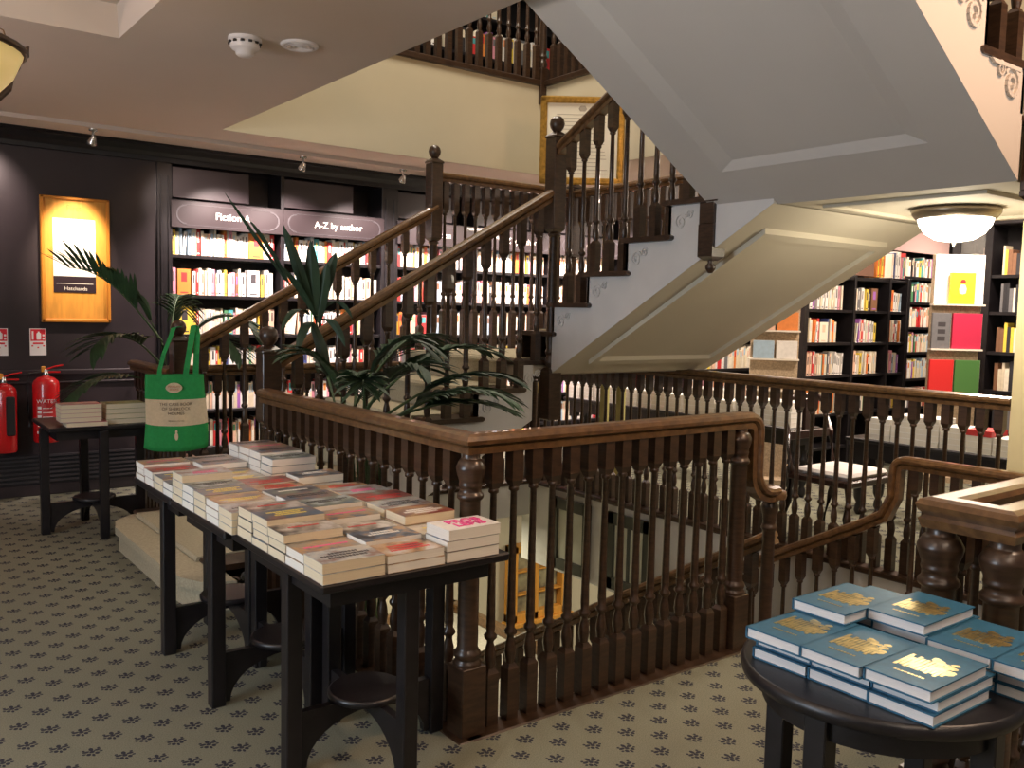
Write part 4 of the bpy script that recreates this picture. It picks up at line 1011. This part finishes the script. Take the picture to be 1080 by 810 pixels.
for r in (.016,.032,.048,.064): b.tube([(1.845+r*math.cos(2*PI*k/24),4.22+r*math.sin(2*PI*k/24),CZ-.012) for k in range(25)], .004, 6)
b.build('grille', PLASTIC, T)
# pendant bowl at left edge
bx, by, bz = .20, 3.30, 2.06
T = thing('pendant_bowl_lamp', 'amber glass bowl pendant with dark iron straps and chain at the upper left edge', 'lamp', (bx,by,bz))
AM = mat('amber_glass', (.75,.55,.2), .4, emit=(1,.72,.28), estr=.35)
MB().lathe([(.01,bz),(.10,bz+.01),(.20,bz+.06),(.27,bz+.14),(.30,bz+.21),(.292,bz+.21),(.26,bz+.14),(.19,bz+.07),(.02,bz+.02)],bx,by,32).build('glass_bowl', AM, T)
for k in range(3):
    a = math.radians(20+120*k); ca, sa = math.cos(a), math.sin(a)
    b = MB(); b.tube([(bx+ca*r_,by+sa*r_,bz+z_) for r_,z_ in ((.0,-.02),(.11,-.005),(.21,.05),(.285,.13),(.315,.21),(.325,.26))], .012, 8)
    b.tube([(bx+ca*.325,by+sa*.325,bz+.26),(bx+ca*.35,by+sa*.35,bz+.275),(bx+ca*.345,by+sa*.345,bz+.25)], .012, 8)
    b.build('iron_strap', BRASS, T)
    b = MB(); N = 16
    for j in range(N):
        f = j/N; f1_ = (j+1.25)/N; p0 = Vector((bx+ca*.32*(1-f),by+sa*.32*(1-f),bz+.26+f*.30)); p1 = Vector((bx+ca*.32*(1-f1_),by+sa*.32*(1-f1_),bz+.26+f1_*.30))
        d = (p1-p0); m_ = (p0+p1)/2; s_ = d.cross(Vector((0,0,1))).normalized() if j % 2 else d.cross(Vector((-sa,ca,0))).normalized()
        b.tube([p0, m_+s_*.009, p1, m_-s_*.009, p0], .0026, 5)
    b.build('chain', BRASS, T)
b = MB(); b.tube([(bx+.30*math.cos(2*PI*k/32),by+.30*math.sin(2*PI*k/32),bz+.215) for k in range(33)], .012, 8); b.build('iron_rim', BRASS, T)
b = MB(); b.tube([(bx,by,bz+.55),(bx,by,CZ+.12)], .012, 8); b.lathe([(.06,CZ-.02),(.06,CZ)],bx,by,20) if False else None; b.build('stem', BRASS, T)
b = MB(); b.lathe([(.02,CZ+.11),(.06,CZ+.13),(.07,CZ+.155)],bx,by,20); b.build('ceiling_rose', BRASS, T)
# bowl lamp under landing 2
bx, by = 4.44, 2.24
T = thing('ceiling_bowl_lamp', 'glowing white glass bowl lamp with bronze rim under the upper landing', 'lamp', (bx,by,1.86))
MB().lathe([(.19,2.06),(.207,2.05),(.203,2.03),(.182,2.005),(.16,2.005)],bx,by,40).build('metal_rim', mat('antique_bronze',(.30,.24,.17),.35,metal=.7), T)
MB().lathe([(.175,2.01),(.165,1.975),(.137,1.935),(.09,1.905),(.02,1.893),(.001,1.893)],bx,by,40).build('glass_bowl', mat('opal_glass_lit',(.9,.85,.75),.3, emit=(1,.90,.74), estr=7), T)
MB().lathe([(.004,1.893),(.008,1.887),(.010,1.88),(.003,1.87)],bx,by,10).build('finial', CHROME, T)
# spotlights
def spot_fix(x, y, label, aim):
    T = thing('ceiling_spotlight', label, 'spotlight', (x,y,CZ-.15))
    b = MB(); b.lathe([(.03,CZ-.03),(.03,CZ-.045),(.008,CZ-.05),(.008,CZ-.09)],x,y,14); b.build('stem', CHROME, T)
    b = MB(); b.lathe([(.014,0),(.022,.02),(.034,.05),(.036,.065),(.03,.066)],0,0,16)
    d = (Vector(aim)-Vector((x,y,CZ-.12))).normalized(); q = d.to_track_quat('Z','Y'); o0 = Vector((x,y,CZ-.10))-d*.02
    b.v = [tuple(o0+q@Vector(p)) for p in b.v]; b.build('lamp_head', CHROME, T)
    return T
spot_fix(1.515,7.1,'clear glass spotlight over the honey wood poster', (1.4,7.6,1.9))
spot_fix(3.14,7.1,'chrome spotlight above the fiction signs', (3.0,7.6,1.7))
spot_fix(4.10,7.1,'chrome spotlight just left of the tall ball-topped newel', (4.0,7.6,1.7))
# ------------------------------------------------------------------ palms
LEAF = mat('palm_leaf', (.028,.075,.026), .6, noise=.45, nscale=8)
LEAFD = mat('dark_palm_leaf', (.020,.050,.022), .6, noise=.4, nscale=8)
STEM = mat('palm_stem', (.07,.12,.05), .5)
POT = mat('terracotta_brown_pot', (.10,.05,.03), .6)
def frond(T, base, az, el, L, droop, nl=16, ll=.26, lw=.016, m=LEAF, seed=0, start=.35, ldroop=.5, vz=.22):
    r = random.Random(seed); b = MB(); az = math.radians(az); el = math.radians(el); d = Vector((math.cos(az)*math.cos(el), math.sin(az)*math.cos(el), math.sin(el)))
    pts = [Vector(base)]; N = 14
    for k in range(N):
        f = k/N; dd = Vector((d.x, d.y, d.z - droop*f*f*1.6)).normalized(); pts.append(pts[-1]+dd*L/N)
    b.tube(pts, [.009-.0065*k/N for k in range(N+1)], 6)
    h = Vector((-math.sin(az), math.cos(az), 0))
    for k in range(nl):
        f = start+(1-start)*k/(nl-1); i = min(N-1, int(f*N)); p = pts[i].lerp(pts[i+1], f*N-i) if i < N else pts[N]
        t = (pts[i+1]-pts[i]).normalized(); env = math.sin(PI*min(1, .25+.72*(1-abs(f-.6)/.6)))*.5+.5
        for sg_ in (-1,1):
            ln = ll*env*r.uniform(.85,1.1)*(1 if f < .9 else .7); dr = (t*.75*(.5+f) + h*sg_*.8 + Vector((0,0,vz))).normalized()
            q = []; pp = p.copy(); M = 5
            for j in range(M+1):
                q.append(pp.copy()); dr2 = (dr + Vector((0,0,-ldroop*(j/M)*1.6+r.uniform(-.03,.03)))).normalized(); pp = pp + dr2*ln/M
            wv_ = dr.cross(Vector((0,0,1))).normalized(); vs = []
            for j in range(M+1):
                w = lw*(.35+math.sin(PI*min(1,(j+.6)/(M+.9)))*.9)*(0.05 if j == M else 1); vs += [q[j]-wv_*w, q[j]+Vector((0,0,-w*.35)), q[j]+wv_*w]
            b.add(vs, [(3*j+c,3*j+c+1,3*j+c+4,3*j+c+3) for j in range(M) for c in (0,1)], 1)
    return b.build('frond', [STEM, m], T)
def pot(T, x, y, z, r, h):
    b = MB(); b.lathe([(r*.7,z),(r*.95,z+h*.8),(r*1.04,z+h*.82),(r*1.04,z+h),(r*.9,z+h),(r*.88,z+h*.9),(.01,z+h*.9)], x, y, 24); b.build('pot', POT, T)
p1 = thing('potted_palm', 'potted palm against the black wall, fronds spreading behind the newel with the green bag', 'plant', (1.97,6.85,0))
pot(p1, 1.97,6.85,0,.17,.34)
B0 = (1.95,6.83,.32)
def stemf(T, foot, top, **k):
    b = MB(); b.tube([foot, tuple((Vector(foot)+Vector(top))/2+Vector((.02,.01,0))), top], [.012,.010,.009], 6); b.build('stem', STEM, T)
    frond(T, top, **k)
stemf(p1, B0, (1.90,6.80,1.22), az=190, el=52, L=.85, droop=.55, seed=1, ll=.34, lw=.0115, ldroop=.12, vz=.75)
stemf(p1, B0, (1.92,6.78,1.15), az=160, el=66, L=.70, droop=.6, seed=2, ll=.32, vz=.5)
stemf(p1, B0, (1.88,6.74,1.05), az=215, el=38, L=.75, droop=.9, seed=3, ll=.32)
stemf(p1, B0, (1.98,6.80,1.12), az=-15, el=50, L=.75, droop=1.2, seed=4, ll=.28)
stemf(p1, B0, (1.97,6.74,1.05), az=-60, el=42, L=.7, droop=1.1, seed=5, ll=.28)
stemf(p1, B0, (1.84,6.76,.92), az=205, el=16, L=.75, droop=.8, seed=6, ll=.24)
stemf(p1, B0, (1.97,6.86,1.2), az=60, el=62, L=.7, droop=1.2, seed=7, ll=.28)
p2 = thing('potted_palm', 'tall dark palm growing up out of the stairwell in front of the lower flight', 'plant', (2.2,4.05,-1.7))
pot(p2, 2.2,4.05,-1.7,.24,.45)
B1 = (2.2,4.05,-1.3)
for k,(top,kw) in enumerate([
    ((2.15,4.05,1.00), dict(az=-12, el=42, L=.70, droop=.6, ll=.30, ldroop=.5)),
    ((2.22,4.00,.95), dict(az=-30, el=34, L=.66, droop=.55, ll=.30, ldroop=.5)),
    ((2.10,4.10,1.0), dict(az=12, el=50, L=.75, droop=.8, ll=.28, ldroop=.5)),
    ((2.10,3.98,.98), dict(az=-75, el=50, L=.50, droop=.7, ll=.26)),
    ((2.05,4.05,.95), dict(az=170, el=66, L=.45, droop=.7, ll=.24)),
    ((2.22,4.05,.88), dict(az=-4, el=28, L=.68, droop=.5, ll=.26, ldroop=.35)),
    ((2.15,3.98,.88), dict(az=-45, el=34, L=.70, droop=.6, ll=.28)),
    ((2.08,3.95,.92), dict(az=-120, el=58, L=.42, droop=.8, ll=.22)),
    ((2.25,4.05,.92), dict(az=-20, el=18, L=.62, droop=.45, ll=.28, ldroop=.4)),
    ((2.05,4.00,1.0), dict(az=-35, el=66, L=.55, droop=.9, ll=.26)),
    ((2.10,4.10,.96), dict(az=60, el=50, L=.4, droop=.8, ll=.22)),
]):
    stemf(p2, B1, top, seed=20+k, m=LEAFD if k % 2 else LEAF, nl=20, lw=.012, **kw)
# one tall frond with broad hanging blades
b = MB(); b.tube([B1,(2.1,4.1,.6),(1.96,4.12,1.15),(1.89,4.13,1.46)], [.014,.012,.009,.006], 6); b.build('stem', STEM, p2)
def blade(T, pts, w, m=LEAFD):
    b = MB(); n = len(pts); pts = [Vector(p) for p in pts]; vs = []
    dv = Vector((.80,-.6,0))
    for j, p in enumerate(pts):
        f = j/(n-1); ww = w*(.25+.95*math.sin(PI*min(1,f*.92+.06))) * (.06 if j == n-1 else 1); vs += [p-dv*ww, p+Vector((-.6,-.8,0))*ww*.25, p+dv*ww]
    b.add(vs, [(3*j+c,3*j+c+1,3*j+c+4,3*j+c+3) for j in range(n-1) for c in (0,1)]); b.build('leaf_blade', m, T)
A0 = Vector((1.97,4.13,1.45))
def bl(base, tip, w, sag=.0, y0=4.13, y1=4.05):
    b0 = Vector((base[0], y0, base[1])); t0 = Vector((tip[0], y1, tip[1]))
    blade(p2, [b0.lerp(t0, f) + Vector((0,0,sag*f*(1-f)*4)) for f in [k/8 for k in range(9)]], w)
bl((1.74,1.62),(1.41,2.01),.009); bl((1.90,1.44),(1.66,1.70),.016,.03); bl((1.76,1.60),(1.52,1.90),.011,.02)
bl((1.88,1.48),(1.69,1.885),.024,.0); bl((1.89,1.46),(1.83,1.82),.030,.0); bl((1.90,1.44),(1.965,1.77),.030,.03); bl((1.91,1.42),(1.92,1.72),.026,.0)
bl((1.90,1.44),(2.06,1.44),.018,.09); bl((1.90,1.42),(2.02,1.30),.022,.07); bl((1.88,1.42),(1.93,1.20),.024,.0); bl((1.88,1.42),(1.76,1.27),.022,.05); bl((1.86,1.46),(1.68,1.38),.018,.06)
# ------------------------------------------------------------------ green tote bag on the newel
GR = mat('green_canvas', (.012,.27,.06), .8, noise=.15, nscale=60)
CRM = mat('cream_canvas', (.62,.50,.33), .8, noise=.1, nscale=60)
bag = thing('tote_bag', 'green tote bag with cream title band hanging on the stair newel', 'bag', (1.70,5.79,.56), rz=math.radians(-14))
W, Hh = .185, .49
def front(u_, v_):   # u -1..1, v 0..1 (bottom..top)
    wdt = W*(1.04-.10*v_) ; bul = .045*(1-u_*u_)*(1-.75*v_)*(.6+.4*math.sin(PI*min(1,v_+.15))); fold = .006*math.sin(7*u_+3*v_)*(1-v_*.4)
    return Vector((u_*wdt+.006*math.sin(5*v_), -.02-bul-fold, v_*Hh + .012*(abs(u_)**3)*(1-v_)*2))
def band(v0, v1, m, nm, parent, off=0, u0=-1, u1=1):
    b = MB(); nu, nv = 14, 8; vs = []
    for j in range(nv+1):
        for i in range(nu+1):
            p = front(u0+(u1-u0)*i/nu, v0+(v1-v0)*j/nv); vs.append((p.x, p.y-off, p.z))
    b.add(vs, [(j*(nu+1)+i,j*(nu+1)+i+1,(j+1)*(nu+1)+i+1,(j+1)*(nu+1)+i) for j in range(nv) for i in range(nu)], 0, True)
    return b.build(nm, m, parent, loc=(0,0,0))
b = MB(); nu, nv = 14, 14; vs = []
for s_ in (1,-1):
    for j in range(nv+1):
        for i in range(nu+1):
            p = front(-1+2*i/nu, j/nv); vs.append((p.x, p.y if s_ == 1 else .03+(-p.y-.02)*.4, p.z))
K = (nu+1)*(nv+1); fs = []
for o_ in (0,K): fs += [(o_+j*(nu+1)+i,o_+j*(nu+1)+i+1,o_+(j+1)*(nu+1)+i+1,o_+(j+1)*(nu+1)+i) for j in range(nv) for i in range(nu)]
for j in range(nv):
    for i in (0,nu): a = j*(nu+1)+i; fs.append((a,a+nu+1,K+a+nu+1,K+a))
for i in range(nu): fs.append((i,i+1,K+i+1,K+i))
b.add(vs, fs, 0, True); b.build('bag_body', GR, bag, loc=(0,0,0))
cb = band(.335,.675,CRM,'cream_band',bag,.0015)
def wrap_text(body, size, v_, m, parent, x=0, off=.004):
    o = text('lettering', body, size, m, None, (0,0,0), (0,0,0)); me = o.data
    for vv in me.vertices:
        px_, pz_ = vv.co.x+x, vv.co.y; p = front(max(-1,min(1,px_/W)), v_+pz_/Hh); vv.co = Vector((px_, p.y-off, p.z))
    o.parent = parent; o.location = (0,0,0); o.rotation_euler = (0,0,0); return o
BKI = mat('band_ink', (.10,.06,.04), .7)
wrap_text('THE CASE BOOK', .026, .615, BKI, cb); wrap_text('OF SHERLOCK', .026, .555, BKI, cb); wrap_text('HOLMES', .026, .495, BKI, cb); wrap_text('PENGUIN BOOKS', .012, .40, BKI, cb)
b = MB(); pts = []
for k in range(16):
    a = 2*PI*k/16; rx = .052*(1-.12*abs(math.sin(a))**2*(1)); pts.append((-.012+.050*math.cos(a), .83+ .033/Hh*math.sin(a)*(1.0 if abs(math.cos(a)) < .5 else .9)))
b.add([(x_, front(0, .76).y-.004, front(x_/W, v_).z) for x_, v_ in pts], [tuple(range(16))]); ob = b.build('oval_badge', CRM, bag, loc=(0,0,0))
wrap_text('PENGUIN', .0165, .845, mat('badge_red',(.45,.12,.05),.7), ob, x=-.012, off=.014); wrap_text('BOOKS', .0165, .808, MATS['badge_red'], ob, x=-.012, off=.014)
b = MB()
for (cx_, cv_, rx, rv) in ((0,.20,.011,.052),(0,.262,.007,.022)):
    q = [(cx_+rx*math.cos(2*PI*k/12), cv_+rv*math.sin(2*PI*k/12)) for k in range(12)]; b.add([(x_, front(x_/W, v_).y-.003, front(x_/W, v_).z) for x_, v_ in q], [tuple(range(12))])
b.build('bird_emblem', CRM, bag, loc=(0,0,0))
def strap(pts, w=.014):
    MB().sweep([(-w,-.002),(w,-.002),(w,.002),(-w,.002)], pts, (.9,-.1,.2)).build('strap', GR, bag, loc=(0,0,0))
strap([(-.10,-.022,.45),(-.095,-.03,.52),(-.07,-.02,.62),(-.03,.02,.72),(-.005,.075,.785),(.03,.075,.79)])
strap([(.055,-.022,.45),(.065,-.03,.53),(.085,-.02,.65),(.105,.03,.76),(.115,.08,.80),(.13,.085,.79),(.135,.03,.74),(.125,-.005,.62),(.12,-.01,.47)], .018)

# ------------------------------------------------------------------ lights
def area(name, loc, size, energy, col, rot=(0,0,0), shape='SQUARE', sy=None):
    l = bpy.data.lights.new(name, 'AREA'); l.energy = energy; l.color = col; l.size = size; l.shape = 'RECTANGLE' if sy else shape
    if sy: l.size_y = sy
    o = bpy.data.objects.new(name, l); C.objects.link(o); o.location = loc; o.rotation_euler = rot; return o
def spot(name, loc, aim, energy, col, ang=70, blend=.6, r=.03):
    l = bpy.data.lights.new(name, 'SPOT'); l.energy = energy; l.color = col; l.spot_size = math.radians(ang); l.spot_blend = blend; l.shadow_soft_size = r
    o = bpy.data.objects.new(name, l); C.objects.link(o); o.location = loc; d = Vector(aim)-Vector(loc); o.rotation_euler = d.to_track_quat('-Z','Y').to_euler(); return o
def point(name, loc, energy, col, r=.08):
    l = bpy.data.lights.new(name, 'POINT'); l.energy = energy; l.color = col; l.shadow_soft_size = r
    o = bpy.data.objects.new(name, l); C.objects.link(o); o.location = loc; return o
WARM = (1,.80,.62); PINKW = (1,.80,.74)
# spotlights along the fiction case
for k, x in enumerate((2.6,3.14,3.9,4.7,5.6,6.5,7.4)):
    spot('spot_lamp', (x,7.02,2.62), (x+.1,7.62,1.35), 210, PINKW, 105, .7)
spot('spot_lamp', (1.5,7.05,2.60), (1.46,7.6,1.9), 170, (1,.78,.6), 44, .8)
spot('spot_lamp', (.9,7.05,2.60), (.8,7.6,2.2), 45, (1,.75,.68), 80, .9)
spot('spot_lamp', (1.9,6.9,2.60), (2.4,7.6,2.25), 60, (1,.85,.75), 60, .9)
# bowl lamp
point('bowl_lamp_light', (4.44,2.24,1.80), 16, (1,.88,.68), .1)
# east room
for x, y in ((6.3,5.8),(6.3,3.2),(8.0,3.6),(8.0,5.9),(10.4,4.6),(9.2,2.6)):
    area('ceiling_downlight', (x,y,CZ-.02), .35, 70, (1,.81,.66), shape='DISK')
# west room: pendant bowls out of frame throw most of their light upwards
UP = (PI,0,0)
point('pendant_glow', (.20,3.30,2.38), 14, (1,.74,.46), .06)
area('pendant_uplight', (-.9,1.6,2.2), .5, 62, (1,.84,.70), UP, 'DISK')
area('pendant_uplight', (1.2,-.9,2.2), .5, 75, (1,.88,.76), UP, 'DISK')
area('pendant_uplight', (-.8,5.6,2.2), .5, 34, (1,.70,.60), UP, 'DISK')
area('pendant_uplight', (3.4,-.6,2.0), .5, 75, (1,.95,.88), UP, 'DISK')
area('window_daylight', (-2.6,2.6,1.6), 1.6, 95, (.78,.88,1.0), (0,math.radians(-90),0), 'SQUARE')
area('ceiling_downlight', (0.2,-.9,CZ-.02), .6, 10, (1,.90,.78), shape='DISK')
area('ceiling_downlight', (2.9,.2,CZ-.02), .5, 12, (1,.86,.70), shape='DISK')
# upper floor
area('upper_light', (3.6,5.0,6.3), 1.6, 130, (1,.88,.70), shape='DISK')
area('upper_light', (4.2,7.7,6.3), .8, 110, (1,.86,.72), shape='DISK')
area('upper_light', (3.3,.2,3.6), .6, 60, (1,.58,.33), (math.radians(55),0,0), 'DISK')
# lower floor
area('lower_light', (4.3,6.9,-.40), .6, 34, (1,.90,.66), shape='DISK')
area('lower_light', (7.3,5.5,-.3), .9, 75, (1,.90,.70), shape='DISK')
area('lower_light', (2.4,3.4,-.6), .6, 14, (1,.92,.80), shape='DISK')

w = bpy.data.worlds.new('World'); bpy.context.scene.world = w; w.use_nodes = True
bg = w.node_tree.nodes['Background']; bg.inputs[0].default_value = (1,.86,.72,1); bg.inputs[1].default_value = .12

# ------------------------------------------------------------------ camera
cam = bpy.data.cameras.new('camera'); co = bpy.data.objects.new('camera', cam); C.objects.link(co)
F, yaw, pitch, roll = 936.42, .648967, .081822, .023081
cam.sensor_width = 36; cam.lens = 36*F/1080; cam.clip_start = .05
cy_, sy2 = math.cos(yaw), math.sin(yaw)
M0 = Matrix(((cy_,-sy2,0),(0,0,-1),(sy2,cy_,0)))
cp, sp = math.cos(pitch), math.sin(pitch); M1 = Matrix(((1,0,0),(0,cp,-sp),(0,sp,cp)))
cr, sr = math.cos(roll), math.sin(roll); M2 = Matrix(((cr,-sr,0),(sr,cr,0),(0,0,1)))
R_ = M2 @ M1 @ M0
right, down, fwd = R_[0], R_[1], R_[2]
mw = Matrix((( right[0], -down[0], -fwd[0], 0), (right[1], -down[1], -fwd[1], 0), (right[2], -down[2], -fwd[2], 1.5), (0,0,0,1)))
co.matrix_world = mw
sc = bpy.context.scene; sc.camera = co
sc.view_settings.view_transform = 'Standard'; sc.view_settings.look = 'None'; sc.view_settings.gamma = 1; sc.view_settings.exposure = 0.0
sc.view_settings.use_curve_mapping = False
sc.cycles.max_bounces = 8; sc.cycles.diffuse_bounces = 5
